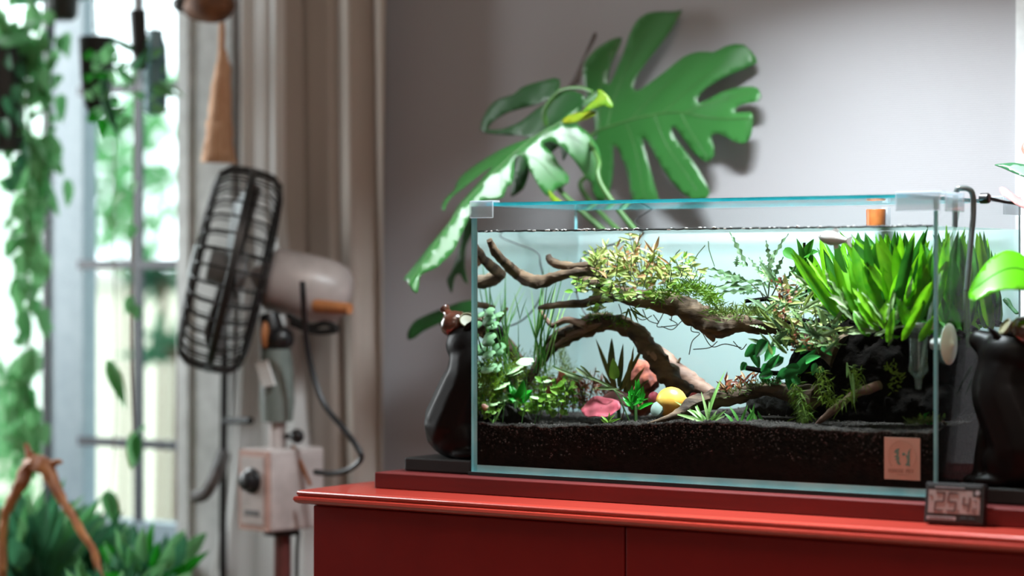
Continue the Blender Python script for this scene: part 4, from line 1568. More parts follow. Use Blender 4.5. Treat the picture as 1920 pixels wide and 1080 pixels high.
# ------------------------------------------------------------------ slim black stand at the window
st = thing('plant_stake', 'slim black metal rod with side hooks beside the fan', 'stand', at(420, 960, .435))
p0 = at(421, 680, .435)
MB().tube([at(421, 560, .435), p0, at(418, 960, .435), V((at(418, 960, .435).x, .435, .02))], .006, 8).build('rod', M['blackm'], st)
MB().lathe([(.04, 0), (.04, .012), (.008, .02)], V((at(418, 960, .435).x, .435, 0)), 20).build('foot', M['blackm'], st)
MB().tube([at(421, 789, .435), at(470, 789, .36)], .0055, 8).build('hook', M['blackm'], st)
MB().tube(spline([tuple(at(*p)) for p in ((418, 855, .435), (405, 890, .36), (385, 925, .35), (366, 932, .35))], 4), [.012] * 5 + [.010] * 8, 8).build('clamp', M['greyp'], st)

# ------------------------------------------------------------------ things hung in the window
HZ = 1.78
rod = thing('hanging_rail', 'dark rail above the window frame carrying hung planters', 'rail', (-1.3, .40, HZ))
MB().tube([(-2.0, .40, HZ), (-.78, .40, HZ)], .008, 10).build('rail', M['blackm'], rod)
for x in (-1.95, -.82):
    MB().tube([(x, .40, HZ), (x, .548, HZ)], .006, 8).build('bracket', M['blackm'], rod)


def hang(p, t, m='cord'):
    MB().tube([p, V((p.x, .40, HZ - .006))], .0016, 6).build('cord', M[m], t)


def foliage(t, c, r, n, kinds, lmin, lmax, wid, up=.4, droop=0.0):
    for i in range(n):
        q = V((random.gauss(0, .5) * r[0], random.gauss(0, .5) * r[1], random.gauss(0, .5) * r[2]))
        b = V(c) + q
        d = V((random.uniform(-1, 1), random.uniform(-1, .6), random.uniform(-.6, .8) + up - droop)).normalized()
        put_leaf(t, random.choice(kinds), b, b + d * random.uniform(lmin, lmax), wid * random.uniform(.7, 1.2), jit=.7)


OD = [LM('ovate', 'outdark'), LM('lance', 'outdark')]
OL = [LM('ovate', 'outleaf'), LM('lance', 'outleaf')]
EM = [LM('ovate', 'emer'), LM('ovate', 'outleaf')]
# a: big dark basket cut by the left edge
pa = at(8, 285, .36)
t = thing('hanging_planter', 'large dark hanging basket at the left edge of the window', 'planter', pa)
s = .00088
MB().lathe([(28 * s, 0), (36 * s, 4 * s), (40 * s, 180 * s), (38 * s, 192 * s), (36 * s, 186 * s), (4 * s, 184 * s)], pa, 20).build('basket', M['pot'], t)
hang(pa + V((0, 0, 190 * s)), t)
foliage(t, pa + V((.0, 0, 200 * s)), (.05, .03, .02), 16, OL, .05, .10, .025)
for k in range(12):
    b = pa + V((random.uniform(.0, .045), random.uniform(-.03, 0), 180 * s - k * .018))
    put_leaf(t, random.choice(OD), b, b + V((.02, -.01, -.03)), .018)
# b: dark pot with purple strap
pb = at(118, 38, .42)
t = thing('hanging_planter', 'dark pot with a purple strap hung at the top of the left pane', 'planter', pb)
MB().lathe([(20 * s, 0), (27 * s, 8 * s), (30 * s, 50 * s), (27 * s, 50 * s), (2 * s, 46 * s)], pb, 18).build('pot', M['pot'], t)
MB().tube([at(98, 20, .405), at(93, 60, .405), at(95, 95, .405)], [.005, .006, .004], 8, flat=.3).build('strap', M['purple'], t)
hang(pb + V((0, 0, 48 * s)), t)
foliage(t, pb + V((0, 0, 52 * s)), (.03, .03, .02), 8, OD, .04, .07, .02)
# c: black half round planter with a creeper
pc = at(182, 215, .435)
t = thing('hanging_planter', 'black tapered wall planter with creeper leaves in the middle of the window', 'planter', pc)
MB().lathe([(14 * s, 0), (24 * s, 20 * s), (30 * s, 70 * s), (33 * s, 140 * s), (30 * s, 142 * s), (2 * s, 130 * s)], pc, 18).build('pot', M['blackm'], t)
hang(pc + V((0, 0, 135 * s)), t)
for k in range(26):
    b = at(random.uniform(165, 245), random.uniform(80, 225), random.uniform(.34, .37))
    put_leaf(t, random.choice(OL + EM), b, b + V((random.uniform(-.02, .02), -.01, random.uniform(-.035, .01))), .02)
q = [at(195, 150, .35), at(200, 195, .34), at(212, 230, .34), at(224, 262, .35)]
MB().tube(q, [.008, .011, .007, .001], 8, flat=.5).build('hanging_tip', M['outdark'], t)
# d: slim black cylinder
pd = at(261, 128, .36)
t = thing('hanging_tube', 'slim black tube vase hung before the blue bottle', 'vase', pd)
MB().tube([at(268, 130, .36), at(262, 100, .36), at(258, 20, .36)], [.006, .012, .013], 12).build('tube_body', M['blackm'], t)
hang(at(258, 22, .36), t)
foliage(t, at(262, 110, .355), (.015, .01, .03), 6, OD, .03, .06, .012, 0)
# e: blue bottle
pe = at(291, 215, .42)
t = thing('hanging_bottle', 'blue-grey glass bottle planter hung in the right window pane', 'bottle', pe)
MB().lathe([(12 * s, 0), (20 * s, 6 * s), (22 * s, 70 * s), (20 * s, 120 * s), (14 * s, 138 * s), (14 * s, 150 * s), (11 * s, 150 * s), (2 * s, 140 * s)], pe, 20).build('bottle_body', M['teal'], t)
hang(pe + V((0, 0, 148 * s)), t)
foliage(t, pe + V((.0, -.02, 40 * s)), (.04, .01, .05), 12, OL, .025, .05, .014, 0)
# f: coconut and tassel
pf = at(405, 40, .34)
t = thing('coconut_ornament', 'brown coconut shell ornament hanging at the right of the window', 'ornament', pf)
MB().ball(at(392, 12, .34), .034, 3, (1.25, 1, .75), .1, 40).build('shell', M['coco'], t)
MB().ball(at(345, 8, .33), .017, 2, (1.1, 1, .8), .1, 40).build('shell_fragment', M['pot'], t)
hang(at(398, -10, .34), t)
f = thing('tassel', 'tan fibre tassel hanging below the coconut ornament', 'tassel', at(412, 305, .34))
MB().tube([at(416, 42, .34), at(416, 62, .34), at(415, 100, .34)], [.004, .005, .005], 8).build('tassel_cord', M['tassel'], f)
tb = MB()
q = spline([(416, 92, 7), (418, 110, 11), (417, 150, 18), (412, 220, 23), (410, 270, 28), (409, 305, 34)], 5)
tb.tube([at(a, b, .34) for a, b, r in q], [r * s * .86 for a, b, r in q], 16, True, .25)
tb.build('fibre_skirt', M['tassel'], f)
# g: long trailing vine at left
t = thing('trailing_vine', 'long green trailing vine hanging down the left side of the window', 'vine', at(55, 600, .435))
q = spline([tuple(at(*p)) for p in ((60, -20, .39), (52, 120, .385), (58, 300, .38), (50, 450, .375), (55, 640, .38), (48, 840, .385))], 8)
MB().tube([V((q[0][0], .40, HZ))] + q, .003, 6).build('stem', M['stalk'], t)
for k in range(210):
    b = V(random.choice(q)) + V((random.gauss(0, .016), random.uniform(-.02, .02), random.uniform(-.03, .03)))
    if b.z < 1.45 or random.random() < .4:
        put_leaf(t, random.choice(OL), b, b + V((random.uniform(-.03, .03), random.uniform(-.02, .0), random.uniform(-.055, .01))), .024, jit=.7)
t2 = thing('trailing_vine', 'short leafy vine hanging below the purple strap', 'vine', at(95, 300, .41))
q = spline([tuple(at(*p)) for p in ((105, -10, .41), (95, 120, .41), (92, 240, .41), (98, 330, .41))], 8)
MB().tube([V((q[0][0], .40, HZ))] + q, .002, 6).build('stem', M['stalk'], t2)
for k in range(36):
    b = V(random.choice(q[4:])) + V((random.gauss(0, .015), random.uniform(-.02, .02), random.uniform(-.03, .03)))
    put_leaf(t2, random.choice(OL), b, b + V((random.uniform(-.03, .03), -.01, random.uniform(-.05, .01))), .02, jit=.7)
# h: thin strings with single leaves
for lab, line, lv in (('thin hanging vine with single leaves along the glazing bar', [(253, -20), (252, 200), (250, 400), (247, 620), (250, 800), (252, 880)],
                       [(246, 555, 236, 590), (250, 572, 258, 598), (258, 808, 272, 800), (252, 810, 248, 880), (256, 815, 256, 870), (248, 360, 254, 340), (250, 420, 240, 450)]),
                      ('thin hanging vine with long pale leaves left of the glazing bar', [(215, 265), (214, 420), (216, 640), (215, 800), (206, 930)],
                       [(202, 675, 236, 762), (205, 680, 230, 755), (202, 920, 222, 990), (200, 918, 212, 985), (214, 430, 200, 400), (214, 380, 232, 360)])):
    t = thing('hanging_vine', lab, 'vine', at(line[-1][0], line[-1][1], .37))
    q = spline([tuple(at(a, b, .37)) for a, b in line], 6)
    if line[0][1] < 0:
        q = [V((q[0][0], .40, HZ))] + q
    MB().tube(q, .0012, 6).build('stem', M['bench'], t)
    for a, b, c, d in lv:
        put_leaf(t, random.choice(OL), at(a, b, .365), at(c, d, .355), .018 if abs(d - b) < 60 else .022, jit=.3)

# ------------------------------------------------------------------ bench with pots below the window
bz = .50
t = thing('plant_bench', 'low wooden plant bench under the window', 'bench', (-1.0, .22, 0))
MB().box((-1.45, .02, bz - .025), (-.80, .44, bz)).build('bench_top', M['bench'], t, False)
for x in (-1.42, -.83):
    for y in (.05, .41):
        MB().box((x - .02, y - .02, 0), (x + .02, y + .02, bz - .026)).build('leg', M['bench'], t, False)


def potplant(label, px, y, foot, kinds, n, lmin, lmax, wid, sp, h=.10, r=.06, up=.6, cat='plant'):
    x = at(px, 1000, y).x
    t = thing('potted_plant', label, cat, (x, y, bz + .0005))
    MB().lathe([(r * .75, 0), (r * .8, .003), (r, h), (r * 1.03, h + .004), (r * .95, h + .004), (.005, h - .008)], (x, y, bz + .0005), 20).build('pot', M['pot'], t)
    c = V((x, y, bz + h))
    for i in range(n):
        a = random.uniform(0, 6.28)
        e = random.uniform(.1, 1) * sp
        d = V((math.cos(a) * e, math.sin(a) * e, up * random.uniform(.4, 1.3)))
        b = c + V((math.cos(a), math.sin(a), 0)) * r * .4 * random.random()
        L = random.uniform(lmin, lmax)
        tip = b + d.normalized() * L
        if i % 2:
            b = b.lerp(tip, .45)
        put_leaf(t, random.choice(kinds), b, tip, wid * random.uniform(.7, 1.2), jit=.6)
    return t


potplant('dark leaved pot plant on the bench under the amber arch', 70, .20, 0, OD + OL[:1], 80, .07, .16, .030, .55)
potplant('dark leaved pot plant on the bench between arch and glazing bar', 168, .30, 0, OD + OL[:1], 70, .06, .13, .026, .7, .09)
potplant('bright green rosette pot plant on the bench at the foot of the curtain', 278, .24, 0, EM + OD, 60, .05, .11, .024, 1.0, .10)
potplant('pale green pot plant on the bench below the glazing bar', 225, .14, 0, OL + OD, 60, .05, .11, .024, 1.0, .07)
t = thing('branch_arch', 'amber brown bent branch arching over the dark plants at lower left', 'branch', at(100, 1000, .12))
bb = MB()
pxtube(bb, [(4, 1010, 8), (12, 960, 9), (40, 905, 13), (60, 870, 15), (85, 875, 16), (110, 925, 10), (140, 975, 8), (175, 1035, 7), (190, 1090, 7)], .12, 10, 5, .5)
bb.build('main_branch', M['bark'], t)
bb = MB()
pxtube(bb, [(66, 872, 9), (55, 850, 8), (48, 832, 4)], .12, 8, 4, .5)
pxtube(bb, [(85, 878, 8), (105, 868, 6), (116, 866, 3)], .12, 8, 4, .5)
bb.build('broken_stub', M['bark'], t)
e0, e1 = at(4, 1010, .12), at(190, 1090, .12)
MB().tube([e0, V((e0.x, e0.y, bz))], [.007, .007], 8).tube([e1, V((e1.x, e1.y, bz))], [.006, .006], 8).build('foot', M['bark'], t)
# ================================================================== inside the aquarium
at_open = at


def at(px, py, Y):
    """a point inside the tank: depth is limited so that it stays between the side panes"""
    d = ray(px, py)
    k = d.y / d.x
    Y = min(Y, (.016 - CAM.x) * k - .003 + CAM.y)
    Y = max(Y, (.584 - CAM.x) * k + CAM.y)
    Y = min(max(Y, .011), .228)
    return at_open(px, py, Y)


ZS = lambda x, y: soil_top(x, y)
ZTOP = WZ - .002


def soilpt(px, Y, dz=0.0):
    x = at(px, 760, Y).x
    return V((x, Y, ZS(x, Y) + dz))


# ---- driftwood
dw = thing('driftwood', 'long dark driftwood branch arching from the upper left to the ferns', 'driftwood', at(1300, 640, .10))
mb = MB()
pxtube(mb, [(1088, 520, 8), (1130, 540, 14), (1180, 556, 17), (1230, 563, 19), (1280, 574, 21), (1315, 594, 24), (1345, 610, 22), (1380, 606, 18), (1420, 608, 17), (1470, 612, 18), (1520, 632, 24), (1575, 660, 34)], .10, 14, 6, .35)
mb.build('main_branch', M['wood'], dw)
mb = MB()
pxtube(mb, [(1318, 600, 17), (1330, 622, 11), (1336, 634, 6), (1338, 641, 2)], .095, 10, 4, .3)
mb.build('branch_spur', M['wood'], dw)
mb = MB()
pxtube(mb, [(917, 450, 6), (926, 468, 8), (942, 488, 9), (962, 507, 11), (990, 524, 12), (1010, 529, 13), (1038, 521, 10), (1072, 512, 9), (1105, 510, 8), (1130, 520, 10)], .075, 12, 6, .3)
mb.build('branch', M['wood'], dw)
mb = MB()
pxtube(mb, [(1028, 478, 5), (1034, 490, 9), (1052, 497, 9), (1080, 500, 8), (1105, 500, 8), (1135, 514, 10)], .085, 12, 6, .3)
mb.build('branch', M['wood'], dw)
mb = MB()
pxtube(mb, [(1010, 577, 4), (1030, 574, 6), (1060, 571, 7), (1092, 569, 8), (1130, 560, 9), (1165, 556, 10)], .09, 12, 6, .3)
mb.build('branch', M['wood'], dw)
aw = thing('driftwood', 'small driftwood arch with pale split grain in the left half of the tank', 'driftwood', at(1150, 620, .12))
mb = MB()
pxtube(mb, [(982, 722, 6), (1000, 698, 9), (1020, 668, 11), (1040, 643, 14), (1066, 626, 17), (1098, 612, 18), (1132, 604, 18), (1165, 608, 17), (1192, 624, 18), (1212, 648, 19), (1230, 672, 19), (1248, 697, 20), (1268, 722, 19), (1290, 745, 18)], .12, 14, 6, .4)
mb.build('main_branch', M['wood'], aw)
mb = MB()
pxtube(mb, [(1010, 578, 3), (1020, 592, 4), (1034, 610, 5), (1046, 606, 5), (1062, 600, 6), (1082, 604, 7), (1100, 610, 9)], .105, 8, 5, .3)
mb.build('twig', M['paewood'], aw)
mb = MB()
pxtube(mb, [(1022, 648, 2), (1030, 636, 5), (1046, 628, 6), (1062, 626, 8)], .11, 8, 5, .3)
mb.build('twig', M['wood'], aw)
mb = MB()
pxtube(mb, [(1040, 650, 3), (1062, 634, 6), (1085, 624, 7), (1110, 613, 6), (1130, 607, 3)], .1105, 8, 5, .3)
mb.build('pale_split', M['paewood'], aw)
mb = MB()
pxtube(mb, [(1192, 640, 3), (1210, 655, 7), (1226, 668, 8), (1232, 684, 4)], .1125, 8, 5, .3)
mb.build('pale_split', M['paewood'], aw)
rw = thing('driftwood', 'smooth reddish root sloping down behind the driftwood arch', 'driftwood', at(1290, 720, .16))
mb = MB()
pxtube(mb, [(1238, 652, 4), (1250, 668, 10), (1262, 686, 14), (1282, 704, 16), (1306, 722, 16), (1332, 738, 13), (1362, 754, 10)], .16, 12, 6, .25)
mb.build('main_root', M['paewood'], rw)
mb = MB()
pxtube(mb, [(1276, 671, 1.5), (1270, 680, 4), (1262, 684, 6)], .158, 8, 4, .2)
mb.build('spur', M['wood'], rw)
lw = thing('driftwood', 'low driftwood root lying on the soil right of the yellow snail', 'driftwood', at(1340, 760, .07))
mb = MB()
pxtube(mb, [(1208, 797, 2, .018), (1232, 790, 4, .022), (1254, 783, 6, .028), (1278, 772, 11, .04), (1304, 757, 15, .055), (1336, 748, 17, .068), (1372, 745, 16), (1410, 734, 14), (1446, 730, 13), (1486, 738, 18), (1530, 746, 24)], .07, 12, 6, .35)
mb.build('main_root', M['wood'], lw)
sw = thing('driftwood', 'thin tan root stick leaning on the black root mass', 'driftwood', at(1540, 792, .04))
mb = MB()
pxtube(mb, [(1530, 796, 3), (1545, 784, 6), (1565, 766, 7), (1592, 746, 8), (1620, 732, 9), (1650, 722, 10)], .05, 10, 5, .3)
mb.build('stick', M['paewood'], sw)
# black root mass under the ferns
sp_ = []
for px, py, r, Y in ((1540, 690, 62, .15), (1600, 680, 66, .13), (1665, 690, 70, .13), (1725, 700, 55, .14), (1560, 755, 58, .14), (1630, 760, 66, .13), (1700, 765, 62, .13), (1500, 740, 36, .14), (1470, 772, 26, .14), (1590, 636, 48, .13), (1650, 628, 52, .13), (1712, 628, 50, .13), (1560, 632, 40, .12), (1735, 775, 40, .14), (1745, 660, 36, .16), (1770, 690, 46, .16), (1790, 740, 46, .17), (1810, 660, 40, .17), (1815, 720, 44, .18), (1845, 690, 40, .20), (1845, 750, 40, .20), (1770, 650, 40, .12), (1765, 760, 40, .12)):
    k = pxm(Y, px)
    c = at(px, py, Y)
    rr = r * k
    Y = c.y
    rr = min(rr, .6 - .014 - c.x + .02)
    sp_.append(('b', c, (min(rr, W - .014 - c.x), min(rr * .95, .224 - Y), rr)))
stump = thing('root_mass', 'black driftwood root mass carrying the bright green ferns', 'driftwood', at(1620, 790, .13))
blob(sp_, 'root_trunk', M['stump'], stump, .0035, 3, bumpy=.005, freq=70)
rk = thing('black_stone', 'small black stone on the soil at the left of the tank', 'stone', soilpt(958, .05))
blob([('b', soilpt(952, .05, .008), (.020, .014, .015)), ('b', soilpt(972, .052, .005), (.017, .012, .011))], 'stone_body', M['rock'], rk, .002, 1, bumpy=.0025, freq=120)
rk = thing('red_stone', 'rough red-orange stone behind the driftwood arch', 'stone', soilpt(1205, .17))
blob([('b', at(1205, 705, .17), (.021, .014, .019)), ('b', at(1218, 716, .165), (.013, .012, .014)), ('b', at(1200, 745, .17), (.018, .016, .026))], 'stone_body', M['redstone'], rk, .002, 1, bumpy=.003, freq=110)
rk = thing('pink_pebble', 'small pink pebble beside the snail', 'pebble', at(1226, 752, .08))
blob([('b', at(1226, 748, .082), (.0075, .006, .009))], 'pebble_body', M['lotus'], rk, .001, 2)
rk = thing('black_stone', 'rounded black stone in shade below the low root', 'stone', soilpt(1440, .10))
blob([('b', soilpt(1432, .11, .012), (.022, .018, .020)), ('b', soilpt(1462, .11, .014), (.022, .018, .022))], 'stone_body', M['rock'], rk, .002, 1, bumpy=.0025, freq=110)

# ---- animals
def spiral_snail(c, r):
    t = thing('snail', 'yellow shelled snail on the root at the middle of the tank floor', 'snail', c - V((0, 0, r)))
    mb = MB()
    mb.ball(c, r, 3, (1.06, .85, 1.0))
    mb.ball(c + V((r * .62, r * .25, -r * .10)), r * .58, 2, (1.1, .9, .9))
    mb.build('shell', M['shell'], t)
    mb = MB().lathe([(r * .36, -.003), (r * .50, 0), (r * .48, .003), (r * .2, .005)], (0, 0, 0), 18)
    Rm = Matrix.Rotation(math.radians(-35), 4, 'Y') @ Matrix.Rotation(math.radians(70), 4, 'X')
    mb.v = [c + V((-r * .62, -r * .62, -r * .42)) + Rm @ v for v in mb.v]
    mb.build('shell_mouth', M['shellg'], t)
    fb = MB()
    fb.tube([c + V((-r * 1.0, -.002, -r * .75)), c + V((-.2 * r, 0, -r * .85)), c + V((r * .9, .002, -r * .75))], [r * .16, r * .36, r * .12], 10, True, 0, .6)
    for s in (-1, 1):
        fb.tube([c + V((-r * .95, s * .002, -r * .7)), c + V((-r * 1.35, s * .004, -r * .55))], [.0007, .0003], 5)
    fb.build('foot', M['shellg'], t)


spiral_snail(at(1259, 755, .060), .0185)


def fish(label, c, d, L, m, hgt=.3):
    d = V(d).normalized()
    up = V((0, 0, 1))
    sd = d.cross(up).normalized()
    up = sd.cross(d)
    t = thing('fish', label, 'fish', c)
    mb = MB()
    P = [(0, .03), (.06, .10), (.2, .17), (.4, .19), (.6, .15), (.78, .08), (.86, .06)]
    n = 12
    for u, h in P:
        for k in range(n):
            a = 2 * math.pi * k / n
            mb.v.append(V(c) + d * (.45 - u) * L + up * math.sin(a) * h * L * hgt / .3 + sd * math.cos(a) * h * L * .5)
    for i in range(len(P) - 1):
        for k in range(n):
            k2 = (k + 1) % n
            mb.f.append((i * n + k, i * n + k2, (i + 1) * n + k2, (i + 1) * n + k))
            mb.s.append(0)
    mb.f += [tuple(range(n - 1, -1, -1)), tuple((len(P) - 1) * n + k for k in range(n))]
    mb.s += [0, 0]
    mb.build('body', M[m], t)
    F_ = lambda pts, nm: MB().prism([V(c) + d * a * L + up * b * L - sd * .0002 for a, b in pts], sd * .0005).build(nm, M['fishw'], t, False)
    F_([(-.38, .04), (-.6, .16), (-.55, 0), (-.6, -.16), (-.38, -.04)], 'tail_fin')
    F_([(.12, .16), (-.02, .30), (-.16, .24), (-.12, .14)], 'dorsal_fin')
    F_([(-.02, -.15), (-.1, -.27), (-.2, -.22), (-.18, -.12)], 'belly_fin')
    for s in (-1, 1):
        MB().ball(V(c) + d * .36 * L + up * .03 * L + sd * s * .045 * L, .03 * L, 1).build('eye', M['black'], t)


fish('pale pinkish fish just under the water surface left of the ferns', at(1562, 447, .03), (-.95, .1, .15), .042, 'fishw')
fish('tiny white and red fish near the soil at the left front corner', at(912, 766, .03), (-.4, -.5, .6), .017, 'fishr', .34)

# ---- bright fern clumps
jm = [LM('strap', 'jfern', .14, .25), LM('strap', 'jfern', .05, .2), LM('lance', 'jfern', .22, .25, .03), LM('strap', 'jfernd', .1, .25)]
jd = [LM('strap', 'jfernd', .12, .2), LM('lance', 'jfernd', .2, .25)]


def fern(label, px, py, Y, n, lmin, lmax, wid, lean=0.0, ms=None, up=1.0, spread=.5, halfw=40):
    """leaves rise from a creeping rhizome at ragged heights"""
    c = at(px, py, Y)
    k = pxm(Y, px)
    t = thing('fern_clump', label, 'fern', c, 'fern clumps on the root mass')
    hw_ = halfw * k
    MB().tube([c + V((-hw_, 0, -.006)), c + V((0, 0, .001)), c + V((hw_, 0, -.006))], [.003, .005, .003], 8, True, .3).build('rhizome', M['stump'], t)
    for i in range(n):
        u = (i + random.random()) / n * 2 - 1
        b = c + V((u * hw_ * .9, random.uniform(-.018, .018), random.uniform(-.012, .010)))
        d = V((u * .45 + lean + random.uniform(-.28, .28) * spread * 2, random.uniform(-.35, .15), up + random.uniform(-.25, .2))).normalized()
        L = random.uniform(lmin, lmax) * random.choice((.55, .75, 1, 1))
        tip = b + d * L
        if tip.z > ZTOP:
            tip = b + d * (L * (ZTOP - b.z) / (tip.z - b.z) * random.uniform(.74, 1))
        tip.y = min(max(tip.y, .012), .226)
        b.y = min(max(b.y, .012), .226)
        tip.x = min(max(tip.x, .012), .586)
        b.x = min(b.x, .586)
        put_leaf(t, random.choice(ms or jm), b, tip, wid * random.uniform(.75, 1.25), jit=.4)
    return t


fern('bright green fern clump at the left front of the root mass', 1618, 588, .055, 30, .05, .100, .0118, -.12, halfw=48)
fern('bright green fern clump at the middle front of the root mass', 1668, 596, .048, 28, .05, .105, .0125, -.05, halfw=45)
fern('bright green fern clump against the right front corner of the tank', 1722, 588, .060, 26, .05, .105, .0125, .05, halfw=38)
fern('low bright fern clump hanging over the front of the root mass', 1680, 622, .030, 16, .03, .065, .0105, -.1, None, .75, .9, 60)
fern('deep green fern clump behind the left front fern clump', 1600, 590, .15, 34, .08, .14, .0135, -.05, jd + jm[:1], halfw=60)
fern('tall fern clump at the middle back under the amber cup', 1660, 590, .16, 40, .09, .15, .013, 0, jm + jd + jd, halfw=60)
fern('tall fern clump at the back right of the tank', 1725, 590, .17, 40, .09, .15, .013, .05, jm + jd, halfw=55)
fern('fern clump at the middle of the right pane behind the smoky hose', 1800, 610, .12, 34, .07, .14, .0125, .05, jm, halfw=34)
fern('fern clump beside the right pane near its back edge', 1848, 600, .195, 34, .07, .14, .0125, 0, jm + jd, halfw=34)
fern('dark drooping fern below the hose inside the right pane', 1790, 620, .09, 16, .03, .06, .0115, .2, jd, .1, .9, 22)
pf_ = [LM('lance', 'pale', .5, .3, .05), LM('lance', 'pale', .3, .3, .08)]
t = thing('slender_fern', 'pale slender arching leaves below the bright ferns', 'fern', at(1640, 590, .045))
c = at(1640, 606, .030)
MB().tube([c - V((.03, 0, 0)), c, c + V((.03, 0, 0))], .0022, 6, True, .3).build('rhizome', M['stump'], t)
for a, b, c_, d, w_ in ((1590, 580, 1538, 530, 11), (1588, 578, 1556, 512, 9), (1620, 590, 1604, 538, 9), (1655, 600, 1612, 535, 7), (1625, 605, 1600, 578, 8), (1650, 612, 1593, 570, 9), (1680, 600, 1690, 560, 9), (1660, 595, 1686, 545, 7), (1665, 600, 1680, 530, 8), (1640, 622, 1568, 618, 12), (1660, 630, 1590, 612, 10),
                        (1660, 600, 1700, 575, 8), (1690, 590, 1660, 560, 9), (1640, 630, 1690, 605, 7), (1600, 600, 1560, 560, 9), (1700, 560, 1712, 520, 9), (1665, 648, 1680, 622, 5), (1640, 620, 1606, 585, 9)):
    Y = random.uniform(.014, .032)
    put_leaf(t, random.choice(pf_), at(a, b, Y), at(c_, d, Y), w_ * pxm(Y), jit=.4)

# ---- lobed fern
tm = [LM('lobed', 'trid', .15, .1, .03, 22), LM('lobed', 'trid', .3, .1, .03, 22), LM('lobed', 'trid', -.1, .1, .03, 22)]
t = thing('lobed_fern', 'olive fern with wavy lobed leaves above the driftwood branch', 'fern', at(1440, 560, .12))
c = at(1440, 565, .12)
MB().tube([c - V((.03, 0, 0)), c + V((0, 0, .003)), c + V((.02, 0, -.004))], .003, 6, True, .3).build('rhizome', M['stump'], t)
for a, b, c_, d, w_ in ((1400, 528, 1314, 490, 13), (1395, 522, 1352, 512, 16), (1402, 500, 1366, 432, 12), (1402, 500, 1372, 486, 11), (1390, 525, 1330, 520, 16), (1430, 528, 1336, 522, 13), (1430, 535, 1310, 545, 12), (1425, 540, 1345, 552, 13), (1425, 545, 1388, 552, 11),
                        (1440, 500, 1474, 436, 11), (1445, 500, 1436, 450, 11), (1432, 520, 1402, 480, 11), (1440, 520, 1450, 470, 14), (1445, 530, 1470, 480, 14), (1435, 520, 1425, 480, 13), (1460, 545, 1500, 490, 11), (1380, 500, 1384, 480, 12), (1455, 520, 1430, 495, 12), (1450, 540, 1410, 525, 12), (1440, 530, 1420, 505, 14)):
    Y = random.uniform(.09, .15)
    put_leaf(t, random.choice(tm), at(a, b, Y), at(c_, d, Y), w_ * pxm(Y), jit=.35)
for p, q in (((1440, 560), (1400, 525)), ((1440, 560), (1445, 500)), ((1440, 560), (1430, 530)), ((1444, 560), (1465, 520)), ((1432, 560), (1425, 545))):
    MB().tube([at(*p, .12), at(*q, .12)], .0009, 5).build('stipe', M['rootm'], t)

# ---- leafy clumps on the upper branch
mx = [LM('lance', 'mixed', .3, .3), LM('spoon', 'mixed', .3, .3), LM('lance', 'rosy', .25, .25), LM('lance', 'mixed', .1, .2)]
mg = [LM('lance', 'mixed', .4, .3), LM('spoon', 'lime', .3, .3), LM('spoon', 'pale', .3, .3)]


def clump(name, label, pts, n, ms, lmin, lmax, wid, Y0, Y1, up=.5, cat='plant', stem='rootm', sw=.0005):
    """stems scattered on a ragged line, with leaves in loose pairs"""
    c = at(pts[0][0], pts[0][1], (Y0 + Y1) / 2)
    t = thing(name, label, cat, c)
    st_ = MB()
    k = 0
    while k < n:
        px, py, h, sx_ = random.choice(pts)
        Y = random.uniform(Y0, Y1)
        b = at(px + random.uniform(-1, 1) * sx_, py + random.uniform(-4, 4), Y)
        hh = h * pxm(Y) * random.uniform(.5, 1)
        e = b + V((random.uniform(-.4, .4) * hh, random.uniform(-.3, .3) * hh, hh))
        e.z = min(e.z, ZTOP)
        st_.tube([b, b.lerp(e, .5) + V((.001, 0, 0)), e], sw, 4)
        m = random.randint(4, 7)
        for j in range(m):
            p = b.lerp(e, (j + .6) / m)
            a = random.uniform(0, 6.28)
            d = V((math.cos(a), .7 * math.sin(a), up * random.uniform(-.2, 1.4)))
            L = random.uniform(lmin, lmax)
            tip = p + d.normalized() * L
            tip.z = min(tip.z, ZTOP)
            tip.x = max(tip.x, .012)
            tip.y = min(max(tip.y, .012), .226)
            p.x = max(p.x, .010)
            put_leaf(t, random.choice(ms), p, tip, wid * random.uniform(.7, 1.25), jit=.6)
            k += 1
    stuff(st_.build('stems', M[stem], t))
    return t


clump('stem_plant', 'yellow-green and rosy leafy clump on the left end of the upper branch', [(1130, 520, 55, 22), (1160, 520, 60, 22), (1190, 525, 60, 22), (1220, 528, 60, 20), (1245, 530, 45, 15), (1120, 505, 35, 15), (1175, 540, 30, 50)], 300, mx, .009, .020, .0044, .05, .12, .7)
clump('stem_plant', 'pale green leafy tuft hanging under the left end of the upper branch', [(1095, 548, 40, 18), (1120, 556, 40, 20), (1140, 565, 30, 25), (1180, 562, 24, 30), (1110, 585, 30, 15), (1150, 550, 30, 30), (1220, 560, 20, 20)], 190, mg, .008, .016, .0052, .045, .10, .2)
clump('stem_plant', 'small leafy tuft right of the rosy clump on the upper branch', [(1262, 525, 40, 14), (1285, 520, 50, 12), (1300, 530, 30, 10), (1250, 540, 30, 15)], 90, mx[:2] + mg, .007, .014, .0045, .06, .12)
clump('stem_plant', 'rosy tipped tall stems above the leafy clump near the water surface', [(1195, 500, 70, 16), (1155, 490, 50, 20), (1225, 505, 45, 16)], 60, [LM('lance', 'rosy', .2, .2), LM('lance', 'mixed', .2, .2)], .010, .022, .0036, .07, .13, 1.3)


